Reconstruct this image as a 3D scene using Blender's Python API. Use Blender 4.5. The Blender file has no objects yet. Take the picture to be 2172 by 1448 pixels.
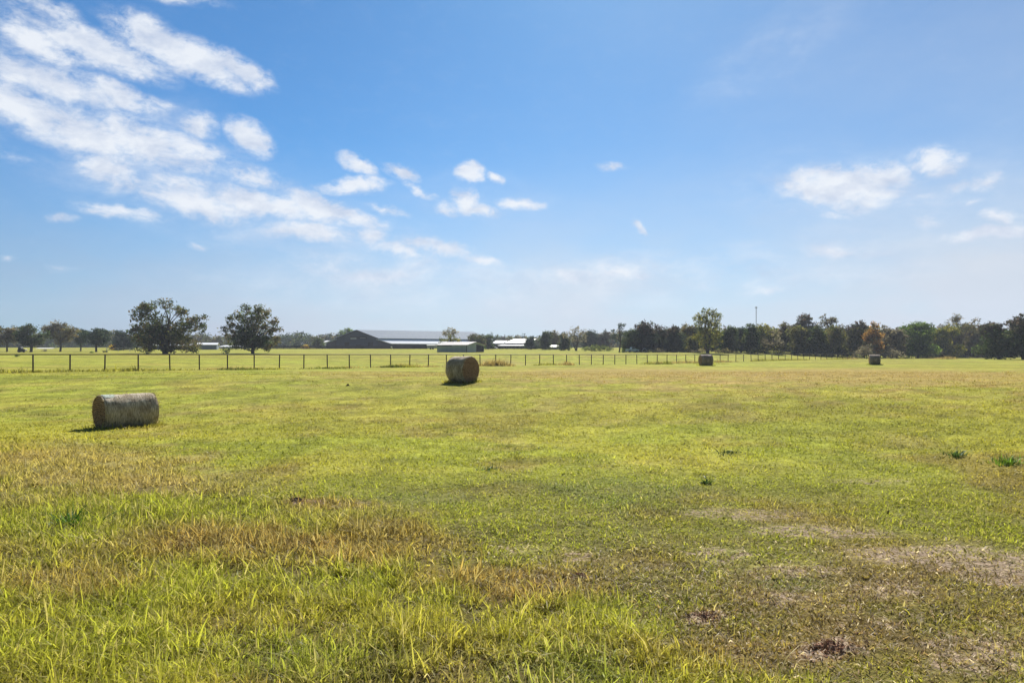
import bpy, math, random
import numpy as np
from mathutils import Vector, Matrix

S = bpy.context.scene
COL = S.collection
F = 1500.0          # focal length of the picture in its own pixels
UC, VH = 1086.0, 752.0   # column of the axis, row of eye level
CAM_Z = 2.7
R = math.radians

# ------------------------------------------------------------------ helpers
def smooth(a, b, x):
    t = np.clip((np.asarray(x, float) - a) / (b - a), 0, 1)
    return t * t * (3 - 2 * t)

def _hash(ix, iy, seed):
    h = (ix.astype(np.int64) * 374761393 + iy.astype(np.int64) * 668265263 + seed * 974711) & 0x7fffffff
    h = ((h ^ (h >> 13)) * 1274126177) & 0x7fffffff
    h = (h ^ (h >> 16)) & 0xffff
    return h / 65535.0

def vnoise(x, y, seed=0):
    ix, iy = np.floor(x), np.floor(y)
    fx, fy = x - ix, y - iy
    fx = fx * fx * (3 - 2 * fx); fy = fy * fy * (3 - 2 * fy)
    a = _hash(ix, iy, seed); b = _hash(ix + 1, iy, seed)
    c = _hash(ix, iy + 1, seed); d = _hash(ix + 1, iy + 1, seed)
    return (a * (1 - fx) + b * fx) * (1 - fy) + (c * (1 - fx) + d * fx) * fy

def fbm(x, y, s, seed=0, o=4):
    x = np.asarray(x, float) / s; y = np.asarray(y, float) / s
    t = 0; a = .5; tot = 0
    for k in range(o):
        t = t + a * vnoise(x + 17.3 * k, y - 9.1 * k, seed + k * 13); tot += a
        a *= .5; x = x * 2.03; y = y * 2.03
    return t / tot

def link(o, parent=None):
    COL.objects.link(o)
    if parent is not None: o.parent = parent
    return o

def tag(o, label=None, cat=None, group=None, kind=None):
    if label: o['label'] = label
    if cat: o['category'] = cat
    if group: o['group'] = group
    if kind: o['kind'] = kind
    return o

def np_mesh(name, V, faces, mat, cols=None, smooth_=False, parent=None, attr='tint'):
    """faces: list of int arrays (n,k)"""
    me = bpy.data.meshes.new(name)
    V = np.asarray(V, np.float32)
    me.vertices.add(len(V)); me.vertices.foreach_set('co', V.ravel())
    faces = [np.asarray(f, np.int32) for f in faces if len(f)]
    nl = sum(f.size for f in faces); nf = sum(len(f) for f in faces)
    me.loops.add(nl); me.polygons.add(nf)
    me.loops.foreach_set('vertex_index', np.concatenate([f.ravel() for f in faces]))
    tot = np.concatenate([np.full(len(f), f.shape[1], np.int32) for f in faces])
    start = np.concatenate([[0], np.cumsum(tot)[:-1]]).astype(np.int32)
    me.polygons.foreach_set('loop_start', start)
    if smooth_: me.polygons.foreach_set('use_smooth', np.ones(nf, bool))
    me.update(calc_edges=True)
    if cols is not None:
        a = me.color_attributes.new(attr, 'FLOAT_COLOR', 'POINT')
        c = np.ones((len(V), 4), np.float32); c[:, :np.shape(cols)[1]] = cols
        a.data.foreach_set('color', c.ravel())
    me.materials.append(mat)
    o = bpy.data.objects.new(name, me)
    return link(o, parent)

class MB:
    """collects boxes, tubes and polygons; build() links them as one mesh"""
    def __init__(s): s.v = []; s.f = []
    def add(s, vs, fs):
        b = len(s.v); s.v += [tuple(v) for v in vs]; s.f += [tuple(i + b for i in f) for f in fs]
    def box(s, x0, x1, y0, y1, z0, z1, M=None):
        vs = [(x, y, z) for z in (z0, z1) for y in (y0, y1) for x in (x0, x1)]
        if M is not None: vs = [M @ Vector(v) for v in vs]
        s.add(vs, [(0, 2, 3, 1), (4, 5, 7, 6), (0, 1, 5, 4), (2, 6, 7, 3), (0, 4, 6, 2), (1, 3, 7, 5)])
    def slab(s, quad, t):
        """a flat four-cornered sheet with thickness t along its normal (downwards)"""
        q = [Vector(v) for v in quad]
        n = (q[1] - q[0]).cross(q[3] - q[0]).normalized() * t
        lo = [v - n for v in q]
        s.add(q + lo, [(0, 1, 2, 3), (7, 6, 5, 4), (0, 4, 5, 1), (1, 5, 6, 2), (2, 6, 7, 3), (3, 7, 4, 0)])
    def prism(s, poly, d):
        """polygon (3-D points) swept along vector d"""
        n = len(poly); d = Vector(d)
        a = [Vector(p) for p in poly]; b = [p + d for p in a]
        s.add(a + b, [tuple(range(n)), tuple(range(2 * n - 1, n - 1, -1))] + [(i, i + n, (i + 1) % n + n, (i + 1) % n) for i in range(n)])
    def tube(s, pts, rad, n=8, cap=True):
        pts = [Vector(p) for p in pts]
        rad = rad if hasattr(rad, '__len__') else [rad] * len(pts)
        rings = []
        for i, p in enumerate(pts):
            t = (pts[min(i + 1, len(pts) - 1)] - pts[max(i - 1, 0)]).normalized()
            a = t.cross(Vector((0, 0, 1)) if abs(t.z) < .9 else Vector((1, 0, 0))).normalized(); b = t.cross(a)
            rings.append([p + (a * math.cos(2 * math.pi * k / n) + b * math.sin(2 * math.pi * k / n)) * rad[i] for k in range(n)])
        vs = [v for r in rings for v in r]; fs = []
        for i in range(len(pts) - 1):
            for k in range(n):
                fs.append((i * n + k, i * n + (k + 1) % n, (i + 1) * n + (k + 1) % n, (i + 1) * n + k))
        if cap:
            fs.append(tuple(range(n - 1, -1, -1))); m = (len(pts) - 1) * n
            fs.append(tuple(range(m, m + n)))
        s.add(vs, fs)
    def build(s, name, mat, parent=None, smooth_=False):
        me = bpy.data.meshes.new(name); me.from_pydata(s.v, [], s.f); me.update()
        if smooth_:
            for p in me.polygons: p.use_smooth = True
        me.materials.append(mat)
        return link(bpy.data.objects.new(name, me), parent)

def empty(name, loc, rz=0):
    o = bpy.data.objects.new(name, None); o.location = loc; o.rotation_euler = (0, 0, rz)
    o.empty_display_size = .3
    return link(o)

# ------------------------------------------------------------------ materials
def new_mat(name):
    m = bpy.data.materials.new(name); m.use_nodes = True
    nt = m.node_tree; nt.nodes.clear()
    return m, nt, nt.nodes, nt.links

def leaf_material(name, transl=.35, attr='tint', var=.25, scale=1.5, spec=.02):
    m, nt, N, L = new_mat(name)
    out = N.new('ShaderNodeOutputMaterial')
    at = N.new('ShaderNodeAttribute'); at.attribute_name = attr
    geo = N.new('ShaderNodeNewGeometry')
    nz = N.new('ShaderNodeTexNoise'); nz.inputs['Scale'].default_value = scale; nz.inputs['Detail'].default_value = 3
    L.new(geo.outputs['Position'], nz.inputs['Vector'])
    mr = N.new('ShaderNodeMapRange'); mr.inputs[1].default_value = .3; mr.inputs[2].default_value = .7
    mr.inputs[3].default_value = 1 - var; mr.inputs[4].default_value = 1 + var
    L.new(nz.outputs['Fac'], mr.inputs[0])
    mul = N.new('ShaderNodeVectorMath'); mul.operation = 'SCALE'
    L.new(at.outputs['Color'], mul.inputs[0]); L.new(mr.outputs[0], mul.inputs['Scale'])
    d = N.new('ShaderNodeBsdfDiffuse'); t = N.new('ShaderNodeBsdfTranslucent')
    L.new(mul.outputs[0], d.inputs['Color'])
    tm = N.new('ShaderNodeVectorMath'); tm.operation = 'MULTIPLY'; tm.inputs[1].default_value = (1.18, 1.16, .85)
    L.new(mul.outputs[0], tm.inputs[0]); L.new(tm.outputs[0], t.inputs['Color'])
    mx = N.new('ShaderNodeMixShader'); mx.inputs[0].default_value = transl
    L.new(d.outputs[0], mx.inputs[1]); L.new(t.outputs[0], mx.inputs[2])
    last = mx
    if spec > 0:
        g = N.new('ShaderNodeBsdfGlossy'); g.inputs['Roughness'].default_value = .45
        mx2 = N.new('ShaderNodeMixShader'); mx2.inputs[0].default_value = spec
        L.new(mx.outputs[0], mx2.inputs[1]); L.new(g.outputs[0], mx2.inputs[2]); last = mx2
    L.new(last.outputs[0], out.inputs[0])
    return m

def noise_mat(name, c1, c2, scale=4, rough=.8, metal=0, bump=.0, stretch=(1, 1, 1), detail=5, lo=.35, hi=.65, coord='Object', spec=.3):
    m, nt, N, L = new_mat(name)
    out = N.new('ShaderNodeOutputMaterial'); b = N.new('ShaderNodeBsdfPrincipled')
    tc = N.new('ShaderNodeTexCoord'); mp = N.new('ShaderNodeMapping'); mp.inputs['Scale'].default_value = stretch
    L.new(tc.outputs[coord], mp.inputs['Vector'])
    nz = N.new('ShaderNodeTexNoise'); nz.inputs['Scale'].default_value = scale; nz.inputs['Detail'].default_value = detail
    L.new(mp.outputs[0], nz.inputs['Vector'])
    cr = N.new('ShaderNodeValToRGB'); e = cr.color_ramp.elements
    e[0].position = lo; e[0].color = (*c1, 1); e[1].position = hi; e[1].color = (*c2, 1)
    L.new(nz.outputs['Fac'], cr.inputs[0]); L.new(cr.outputs[0], b.inputs['Base Color'])
    b.inputs['Roughness'].default_value = rough; b.inputs['Metallic'].default_value = metal
    b.inputs['Specular IOR Level'].default_value = spec
    if bump:
        bp = N.new('ShaderNodeBump'); bp.inputs['Strength'].default_value = bump; bp.inputs['Distance'].default_value = .05
        L.new(nz.outputs['Fac'], bp.inputs['Height']); L.new(bp.outputs[0], b.inputs['Normal'])
    L.new(b.outputs[0], out.inputs[0])
    return m

def sheet_metal(name, c1, c2, axis, pitch, rough=.5, metal=0., streak=2.0, spec=.4):
    """ribbed metal sheet: faint ribs along one direction plus weather streaks"""
    m, nt, N, L = new_mat(name)
    out = N.new('ShaderNodeOutputMaterial'); b = N.new('ShaderNodeBsdfPrincipled')
    tc = N.new('ShaderNodeTexCoord')
    mp = N.new('ShaderNodeMapping'); mp.inputs['Scale'].default_value = (streak, streak, .25)
    L.new(tc.outputs['Object'], mp.inputs['Vector'])
    nz = N.new('ShaderNodeTexNoise'); nz.inputs['Scale'].default_value = .6; nz.inputs['Detail'].default_value = 6
    L.new(mp.outputs[0], nz.inputs['Vector'])
    cr = N.new('ShaderNodeValToRGB'); e = cr.color_ramp.elements
    e[0].position = .3; e[0].color = (*c1, 1); e[1].position = .7; e[1].color = (*c2, 1)
    L.new(nz.outputs['Fac'], cr.inputs[0]); L.new(cr.outputs[0], b.inputs['Base Color'])
    wv = N.new('ShaderNodeTexWave'); wv.bands_direction = axis; wv.inputs['Scale'].default_value = 1 / pitch * .5
    L.new(tc.outputs['Object'], wv.inputs['Vector'])
    bp = N.new('ShaderNodeBump'); bp.inputs['Strength'].default_value = .35; bp.inputs['Distance'].default_value = .04
    L.new(wv.outputs['Fac'], bp.inputs['Height']); L.new(bp.outputs[0], b.inputs['Normal'])
    b.inputs['Roughness'].default_value = rough; b.inputs['Metallic'].default_value = metal
    b.inputs['Specular IOR Level'].default_value = spec
    L.new(b.outputs[0], out.inputs[0])
    return m

M = {}
M['leaf'] = leaf_material('leaf_mat', .44, var=.3, scale=.9, spec=0)
M['grass'] = leaf_material('grass_mat', .55, var=.18, scale=2.2, spec=.012)
M['weed'] = leaf_material('weed_mat', .35, var=.25, scale=6, spec=.04)
M['bark'] = noise_mat('bark_mat', (.035, .028, .022), (.09, .075, .06), 6, .95, bump=.4, stretch=(3, 3, .6))
M['pale_bark'] = noise_mat('pale_bark_mat', (.10, .085, .07), (.20, .17, .14), 6, .95, bump=.3, stretch=(3, 3, .6))
M['pipe'] = noise_mat('pipe_mat', (.016, .010, .008), (.042, .022, .014), 9, .6, metal=.1, bump=.1)
M['board'] = noise_mat('board_mat', (.012, .011, .012), (.03, .026, .026), 5, .8, stretch=(.4, .4, 3))
M['roof'] = sheet_metal('roof_mat', (.62, .69, .80), (.70, .76, .85), 'X', .9, .62, .0, spec=.15)
M['white_roof'] = sheet_metal('white_roof_mat', (.72, .72, .73), (.82, .82, .83), 'X', .9, .4, .0)
M['tan_roof'] = sheet_metal('tan_roof_mat', (.36, .34, .34), (.46, .43, .43), 'X', .7, .6, .0, spec=.15)
M['navy_wall'] = sheet_metal('navy_wall_mat', (.028, .043, .082), (.042, .060, .108), 'X', .8, .55)
M['dark_wall'] = sheet_metal('dark_wall_mat', (.018, .022, .040), (.030, .034, .055), 'X', .8, .6)
M['teal_wall'] = sheet_metal('teal_wall_mat', (.28, .35, .37), (.34, .41, .43), 'X', .6, .5)
M['blue_wall'] = sheet_metal('blue_wall_mat', (.15, .18, .25), (.19, .225, .30), 'X', .6, .5)
M['brown_wall'] = sheet_metal('brown_wall_mat', (.06, .05, .055), (.095, .08, .085), 'X', .6, .6)
M['pale_wall'] = sheet_metal('pale_wall_mat', (.32, .29, .30), (.42, .39, .39), 'X', .6, .6)
M['void'] = noise_mat('dark_opening_mat', (.012, .013, .018), (.022, .023, .03), 2, .9)
M['white'] = noise_mat('white_paint_mat', (.66, .66, .67), (.78, .78, .78), 5, .5)
M['grey'] = noise_mat('grey_metal_mat', (.26, .27, .30), (.36, .37, .40), 5, .5, metal=.3)
M['black'] = noise_mat('rubber_mat', (.012, .012, .013), (.025, .025, .025), 8, .8)
M['glass'] = noise_mat('dark_glass_mat', (.02, .025, .03), (.035, .04, .05), 2, .12, spec=.6)
M['machine'] = noise_mat('machine_paint_mat', (.018, .025, .022), (.03, .04, .035), 5, .5)

# ------------------------------------------------------------------ terrain
FX0, FY0 = (70 - UC) / F * 58.0, 58.0             # first post of the long pipe fence
FDX, FDY = (83.2 - .03 * UC) / F * 58.0, .03 * 58.0   # one post spacing
FL = math.hypot(FDX, FDY); FTX, FTY = FDX / FL, FDY / FL
GY = [0, 60, 100, 150, 190, 245, 300, 400, 620]
GZ = [-1.4, -1.25, -.7, .22, .6, 1.55, 2.6, 4.0, 5.2]

def terrain(x, y, rough=True):
    x = np.asarray(x, float); y = np.asarray(y, float)
    t = y + .35 * np.clip(x, -30, 40)
    d = 2.7 - 1.25 * smooth(20, 44, t)
    d = d - .42 * smooth(108, 160, y)
    fz = -d
    p = (x - FX0) * -FTY + (y - FY0) * FTX
    gz = np.interp(y, GY, GZ)
    z = fz + (gz - fz) * smooth(0, 38, p)
    if rough:
        z = z + (fbm(x, y, 7, 3, 3) - .5) * .22 * smooth(2, 12, y) * (1 - .6 * smooth(40, 60, y)) + (fbm(x, y, 1.1, 5, 3) - .5) * .10 * (1 - smooth(24, 45, y))
    return z + CAM_Z

def tz(x, y): return float(terrain(np.array([x]), np.array([y]))[0])

def ground_pt(u, v):
    """where the line of sight through picture point (u, v) meets the field"""
    Y = np.concatenate([np.arange(3, 60, .05), np.arange(60, 500, .25)])
    X = (u - UC) / F * Y
    zr = CAM_Z + (VH - v) / F * Y
    g = terrain(X, Y)
    i = int(np.argmax(g >= zr)) if (g >= zr).any() else len(Y) - 1
    return float(X[i]), float(Y[i])

def at(u, Y):
    x = (u - UC) / F * Y
    return x, Y, tz(x, Y)

def row(v, Y):                  # height above the world origin of picture row v at depth Y
    return CAM_Z + (VH - v) / F * Y

# ------------------------------------------------------------------ field colours
PAL = dict(
    field=(.240, .235, .040), lime=(.250, .270, .040), yellow=(.330, .300, .055), dark=(.090, .105, .020),
    brown=(.215, .140, .058), tan=(.300, .230, .105), soil=(.330, .265, .200), red=(.19, .105, .070),
    straw=(.48, .41, .22), band=(.300, .215, .080), green=(.15, .200, .045))
PAL = {k: np.array(v) * (1.10, 1.10, .95) for k, v in PAL.items()}
# (u, v, half-width u, half-height v, colour, weight, bareness)
PATCH = [
    (150, 985, 330, 62, 'tan', .68, 0), (430, 1022, 210, 36, 'tan', .45, 0), (60, 930, 120, 14, 'yellow', .5, 0),
    (120, 1122, 170, 46, 'lime', .9, 0), (390, 1085, 190, 34, 'lime', .8, 0), (530, 1165, 260, 52, 'brown', .8, 0),
    (170, 1240, 220, 45, 'brown', .7, 0), (800, 1160, 240, 55, 'brown', .75, 0), (1060, 1230, 260, 45, 'brown', .8, .1),
    (620, 1300, 280, 45, 'yellow', .55, 0), (1010, 1345, 340, 55, 'yellow', .55, 0), (1470, 1400, 130, 55, 'yellow', .8, 0),
    (330, 1390, 340, 70, 'lime', .65, 0), (90, 1330, 160, 40, 'yellow', .4, 0), (1150, 1440, 160, 60, 'green', .5, 0), (700, 1420, 200, 50, 'green', .3, 0),
    (1180, 1110, 200, 40, 'lime', .5, 0), (1310, 1050, 180, 40, 'green', .5, 0), (900, 1060, 160, 22, 'green', .45, 0),
    (700, 1072, 130, 15, 'red', .5, .45), (650, 1066, 45, 8, 'red', .7, .7),
    (1330, 790, 330, 12, 'band', .8, 0), (1800, 792, 420, 14, 'band', .85, 0), (2150, 800, 260, 16, 'band', .6, 0), (800, 793, 180, 9, 'band', .5, 0),
    (1600, 1090, 160, 16, 'soil', .55, .5), (1760, 1130, 200, 18, 'soil', .6, .55), (1950, 1175, 200, 28, 'soil', .65, .6),
    (2120, 1215, 150, 36, 'soil', .75, .7), (1690, 1210, 140, 22, 'soil', .55, .5), (1520, 1180, 80, 20, 'soil', .5, .5),
    (1830, 1290, 440, 120, 'brown', .62, .26), (1700, 1350, 260, 60, 'brown', .45, .28), (1950, 1300, 130, 22, 'field', .6, 0), (1690, 1240, 90, 16, 'green', .5, 0), (2060, 1340, 120, 22, 'lime', .45, 0), (2080, 1390, 140, 50, 'soil', .5, .5), (1900, 1250, 120, 22, 'soil', .5, .5), (1640, 1270, 90, 16, 'soil', .5, .5), (1360, 1190, 120, 30, 'brown', .5, .2),
    (1990, 1062, 280, 24, 'lime', .7, 0), (1500, 985, 260, 20, 'yellow', .35, 0), (1860, 1020, 120, 9, 'soil', .45, .35),
    (1230, 1185, 70, 16, 'red', .45, .5), (1100, 1165, 50, 10, 'soil', .5, .45), (1500, 1308, 70, 18, 'red', .75, .8), (1760, 1375, 85, 26, 'red', .8, .85),
    (1000, 1035, 230, 16, 'dark', .3, 0), (330, 945, 280, 14, 'dark', .22, 0), (1700, 905, 420, 12, 'lime', .45, 0), (700, 885, 420, 12, 'yellow', .3, 0),
    (1060, 770, 60, 8, 'tan', .5, 0), (500, 765, 520, 6, 'lime', .5, 0), (900, 745, 700, 3, 'lime', .3, 0),
]
_P = []
for (u, v, ru, rv, c, w, b) in PATCH:
    x, y = ground_pt(u, v); x2, y2 = ground_pt(u, v - rv); x3, y3 = ground_pt(u, v + rv)
    _P.append((x, y, ru / F * y, max(.15, (y2 - y3) / 2), (x2 - x3) / max(.1, y2 - y3), PAL[c], w, b))

def field(x, y):
    """albedo, bareness and dryness of the sward at world points"""
    x = np.asarray(x, float); y = np.asarray(y, float)
    n1 = fbm(x, y, 4.5, 21); n2 = fbm(x, y, 1.0, 31); n3 = fbm(x, y, 16, 41); n4 = fbm(x, y, .35, 51, 2)
    c = PAL['field'] + (PAL['lime'] - PAL['field']) * smooth(.42, .62, n3)[..., None] * .8
    c = c + (PAL['yellow'] - c) * (smooth(.5, .68, n1) * .55)[..., None]
    c = c + (PAL['brown'] - c) * (smooth(.54, .74, fbm(x, y, 2.6, 61)) * .6 * (1 - .5 * smooth(13, 24, y)))[..., None]
    c = c + (PAL['dark'] - c) * (smooth(.54, .72, n2) * .36)[..., None]
    c = c + (PAL['tan'] - c) * (smooth(.56, .8, fbm(x, y, 1.7, 71)) * .35)[..., None]
    # mowing streaks that run across the field
    st = fbm(x * .16 + y * .05, y * 1.0, 1.3, 81, 3)
    far = smooth(22, 45, y)
    c = c * (1 + (st - .5)[..., None] * .75 * far[..., None])
    bare = np.zeros_like(x); dry = smooth(.5, .75, fbm(x, y, 2.6, 61)) * .4
    for (px, py, rx, ry, sh, pc, w, b) in _P:
        dy = y - py; dx = x - px - sh * dy
        d2 = (dx / rx) ** 2 + (dy / ry) ** 2
        k = np.exp(-d2 * 1.1)
        k = smooth(.12, .8, k + (n2 - .5) * .9 * smooth(0.02, .3, k) + (n4 - .5) * .3 * smooth(.02, .3, k)) * w
        c = c + (pc - c) * (k * (.45 if pc is PAL['soil'] else 1))[..., None]
        bare = np.maximum(bare, b * k / max(w, .01))
        if pc is PAL['tan'] or pc is PAL['brown'] or pc is PAL['soil']: dry = np.maximum(dry, k)
    return c, bare, dry

LU = [-2500, 0, 300, 560, 800, 1100, 1400, 1580, 2172, 4000]
LV = [905, 905, 960, 1040, 1080, 1180, 1320, 1400, 1560, 1900]
def tallness(x, y):
    u = UC + F * x / y; v = VH - F * (terrain(x, y, False) - CAM_Z) / y
    return smooth(-30, 70, v - np.interp(u, LU, LV) + (fbm(x, y, 1.6, 91) - .5) * 90)

# ------------------------------------------------------------------ ground sheet
def axis(lims, n):
    """coordinates packed densely near the middle value"""
    a, b, mid, dens = lims
    t = np.linspace(-1, 1, n); s = np.sinh(dens * t) / math.sinh(dens)
    return np.where(s < 0, mid + (mid - a) * s, mid + (b - mid) * s)
gx = axis((-640, 640, 0, 5.2), 441)
gy = np.concatenate([np.linspace(-70, 2, 24)[:-1], 2 + (np.exp(np.linspace(0, math.log(776 / 4 + 1), 560)) - 1) * 4])
GX, GYY = np.meshgrid(gx, gy)
gz = terrain(GX, GYY)
nx, ny = len(gx), len(gy)
idx = np.arange(nx * ny).reshape(ny, nx)
quads = np.stack([idx[:-1, :-1], idx[:-1, 1:], idx[1:, 1:], idx[1:, :-1]], -1).reshape(-1, 4)
gc, gb, gd = field(GX.ravel(), np.maximum(GYY.ravel(), .5))
# thatch and earth under the standing blades
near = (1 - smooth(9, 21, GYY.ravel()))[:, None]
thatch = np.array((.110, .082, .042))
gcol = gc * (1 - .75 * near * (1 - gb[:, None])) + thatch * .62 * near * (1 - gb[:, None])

def ground_material():
    m, nt, N, L = new_mat('field_mat')
    out = N.new('ShaderNodeOutputMaterial'); b = N.new('ShaderNodeBsdfPrincipled')
    at_ = N.new('ShaderNodeAttribute'); at_.attribute_name = 'tint'
    geo = N.new('ShaderNodeNewGeometry')
    prev = at_.outputs['Color']
    for sc, det, lo, hi in ((.8, 4, .72, 1.28), (4.5, 4, .7, 1.3), (22, 3, .72, 1.28)):
        nz = N.new('ShaderNodeTexNoise'); nz.inputs['Scale'].default_value = sc; nz.inputs['Detail'].default_value = det
        L.new(geo.outputs['Position'], nz.inputs['Vector'])
        mr = N.new('ShaderNodeMapRange'); mr.inputs[1].default_value = .3; mr.inputs[2].default_value = .7
        mr.inputs[3].default_value = lo; mr.inputs[4].default_value = hi
        L.new(nz.outputs['Fac'], mr.inputs[0])
        mul = N.new('ShaderNodeVectorMath'); mul.operation = 'SCALE'
        L.new(prev, mul.inputs[0]); L.new(mr.outputs[0], mul.inputs['Scale']); prev = mul.outputs[0]
    sn = N.new('ShaderNodeTexNoise'); sn.inputs['Scale'].default_value = 5.5; sn.inputs['Detail'].default_value = 7; sn.inputs['Roughness'].default_value = .68
    L.new(geo.outputs['Position'], sn.inputs['Vector'])
    sm = N.new('ShaderNodeMath'); sm.operation = 'MULTIPLY_ADD'; sm.inputs[1].default_value = 2.2; L.new(sn.outputs['Fac'], sm.inputs[0]); L.new(at_.outputs['Alpha'], sm.inputs[2])
    sr = N.new('ShaderNodeMapRange'); sr.interpolation_type = 'SMOOTHSTEP'; sr.inputs[1].default_value = 1.42; sr.inputs[2].default_value = 1.72; L.new(sm.outputs[0], sr.inputs[0])
    sc_ = N.new('ShaderNodeMath'); sc_.operation = 'MULTIPLY'; L.new(sr.outputs[0], sc_.inputs[0])
    ga = N.new('ShaderNodeMapRange'); ga.inputs[1].default_value = .03; ga.inputs[2].default_value = .25; L.new(at_.outputs['Alpha'], ga.inputs[0]); L.new(ga.outputs[0], sc_.inputs[1])
    so_ = N.new('ShaderNodeValToRGB'); e = so_.color_ramp.elements; e[0].position = .3; e[0].color = (.17, .115, .072, 1); e[1].position = .7; e[1].color = (.42, .335, .25, 1)
    s2 = N.new('ShaderNodeTexNoise'); s2.inputs['Scale'].default_value = 30; s2.inputs['Detail'].default_value = 4; L.new(geo.outputs['Position'], s2.inputs['Vector']); L.new(s2.outputs['Fac'], so_.inputs[0])
    mx = N.new('ShaderNodeMix'); mx.data_type = 'RGBA'; L.new(sc_.outputs[0], mx.inputs[0]); L.new(prev, mx.inputs[6]); L.new(so_.outputs[0], mx.inputs[7]); prev = mx.outputs[2]
    L.new(prev, b.inputs['Base Color']); b.inputs['Roughness'].default_value = 1; b.inputs['Specular IOR Level'].default_value = .05
    bn = N.new('ShaderNodeTexNoise'); bn.inputs['Scale'].default_value = 9; bn.inputs['Detail'].default_value = 5
    L.new(geo.outputs['Position'], bn.inputs['Vector'])
    bp = N.new('ShaderNodeBump'); bp.inputs['Strength'].default_value = .8; bp.inputs['Distance'].default_value = .09
    L.new(bn.outputs['Fac'], bp.inputs['Height']); L.new(bp.outputs[0], b.inputs['Normal'])
    L.new(b.outputs[0], out.inputs[0])
    return m
M['field'] = ground_material()
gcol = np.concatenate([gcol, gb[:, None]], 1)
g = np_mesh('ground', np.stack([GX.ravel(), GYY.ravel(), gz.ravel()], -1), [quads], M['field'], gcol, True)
tag(g, kind='structure')

# ------------------------------------------------------------------ grass blades
rng = np.random.default_rng(7)

def blades(x, y, z, h, w, col, lean, yaw, rng, seg=3):
    """ribbon blades: n roots -> V, quads, tris, colours"""
    n = len(x)
    face = yaw + rng.uniform(-1.2, 1.2, n) + math.pi / 2
    fx, fy = np.cos(face), np.sin(face)
    lx, ly = np.cos(yaw), np.sin(yaw)
    V = np.zeros((n, 2 * seg + 1, 3), np.float32); C = np.zeros((n, 2 * seg + 1, 3), np.float32)
    for i in range(seg + 1):
        t = i / seg
        ang = lean * (.35 + 1.0 * t)
        up = h * t * np.cos(ang * .75); out = h * t * np.sin(ang * .9)
        px, py, pz = x + lx * out, y + ly * out, z + up - .01
        ww = w * (1 - t ** 1.6) * .5
        if i < seg:
            V[:, 2 * i] = np.stack([px - fx * ww, py - fy * ww, pz], -1)
            V[:, 2 * i + 1] = np.stack([px + fx * ww, py + fy * ww, pz], -1)
            C[:, 2 * i] = col; C[:, 2 * i + 1] = col
        else:
            V[:, 2 * i] = np.stack([px, py, pz], -1); C[:, 2 * i] = col
    k = 2 * seg + 1; base = (np.arange(n) * k)[:, None]
    Q = np.concatenate([base + np.array([[2 * i, 2 * i + 1, 2 * i + 3, 2 * i + 2]]) for i in range(seg - 1)]) if seg > 1 else np.zeros((0, 4), int)
    T = base + np.array([[2 * seg - 2, 2 * seg - 1, 2 * seg]])
    return V.reshape(-1, 3), Q, T, C.reshape(-1, 3)

def merge(parts):
    V, Q, T, C = [], [], [], []; b = 0
    for (v, q, t, c) in parts:
        V.append(v); C.append(c); Q.append(q + b); T.append(t + b); b += len(v)
    return np.concatenate(V), np.concatenate(Q), np.concatenate(T), np.concatenate(C)

def sward(y0, y1, tufts_m2, per, wid, hs, spread, seg, rng):
    area = .724 * 1.12 * (y1 ** 2 - y0 ** 2) + 8.0 * (y1 - y0)
    n = int(area * tufts_m2)
    yy = np.sqrt(rng.uniform(0, 1, n) * (y1 ** 2 - y0 ** 2) + y0 ** 2)
    xx = rng.uniform(-1, 1, n) * (.724 * 1.12 * yy + 4)
    col, bare, dry = field(xx, yy)
    gap = fbm(xx, yy, .42, 107, 3)
    keep = (rng.uniform(0, 1, n) > bare * .92) & (rng.uniform(0, 1, n) < .30 + 1.6 * smooth(.36, .62, gap))
    xx, yy, col, bare, dry = xx[keep], yy[keep], col[keep], bare[keep], dry[keep]
    tall = tallness(xx, yy)
    clump = fbm(xx, yy, .55, 101, 3)
    H = (.050 + .095 * tall) * (.35 + 1.3 * clump) * hs
    k = per
    X = np.repeat(xx, k) + rng.normal(0, spread, len(xx) * k)
    Y = np.repeat(yy, k) + rng.normal(0, spread, len(xx) * k)
    Z = terrain(X, Y)
    n = len(X)
    h = np.repeat(H, k) * rng.lognormal(0, .38, n)
    tl = np.repeat(tall, k)
    lean = np.abs(rng.normal(.95, .5, n)) * (1.2 - .25 * tl)
    tyaw = np.repeat(rng.uniform(0, 2 * math.pi, len(xx)), k)
    yaw = tyaw + rng.normal(0, 1.5, n)
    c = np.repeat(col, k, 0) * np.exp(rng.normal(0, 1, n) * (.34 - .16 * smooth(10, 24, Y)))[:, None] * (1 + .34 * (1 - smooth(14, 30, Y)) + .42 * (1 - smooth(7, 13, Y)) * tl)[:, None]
    r = rng.uniform(0, 1, n); d = np.repeat(dry, k)
    s = r < (.24 + .18 * d - .17 * smooth(9, 20, Y))
    c[s] = c[s] * .25 + PAL['straw'] * rng.uniform(.5, 1.15, (s.sum(), 1)) * .75
    s2 = (r > .84) & (d < .5); c[s2] = c[s2] * .55 + PAL['dark'] * .45
    s3 = (r > .73) & (r < .79) & (Y < 12); c[s3] = c[s3] * .5 + PAL['lime'] * rng.uniform(.9, 1.3, (s3.sum(), 1)) * .5
    c = c * np.minimum(1, .52 / np.maximum(c.max(1), 1e-4))[:, None]
    w = wid * rng.lognormal(0, .35, n)
    return blades(X, Y, Z, h, w, c, lean, yaw, rng, seg)

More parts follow.
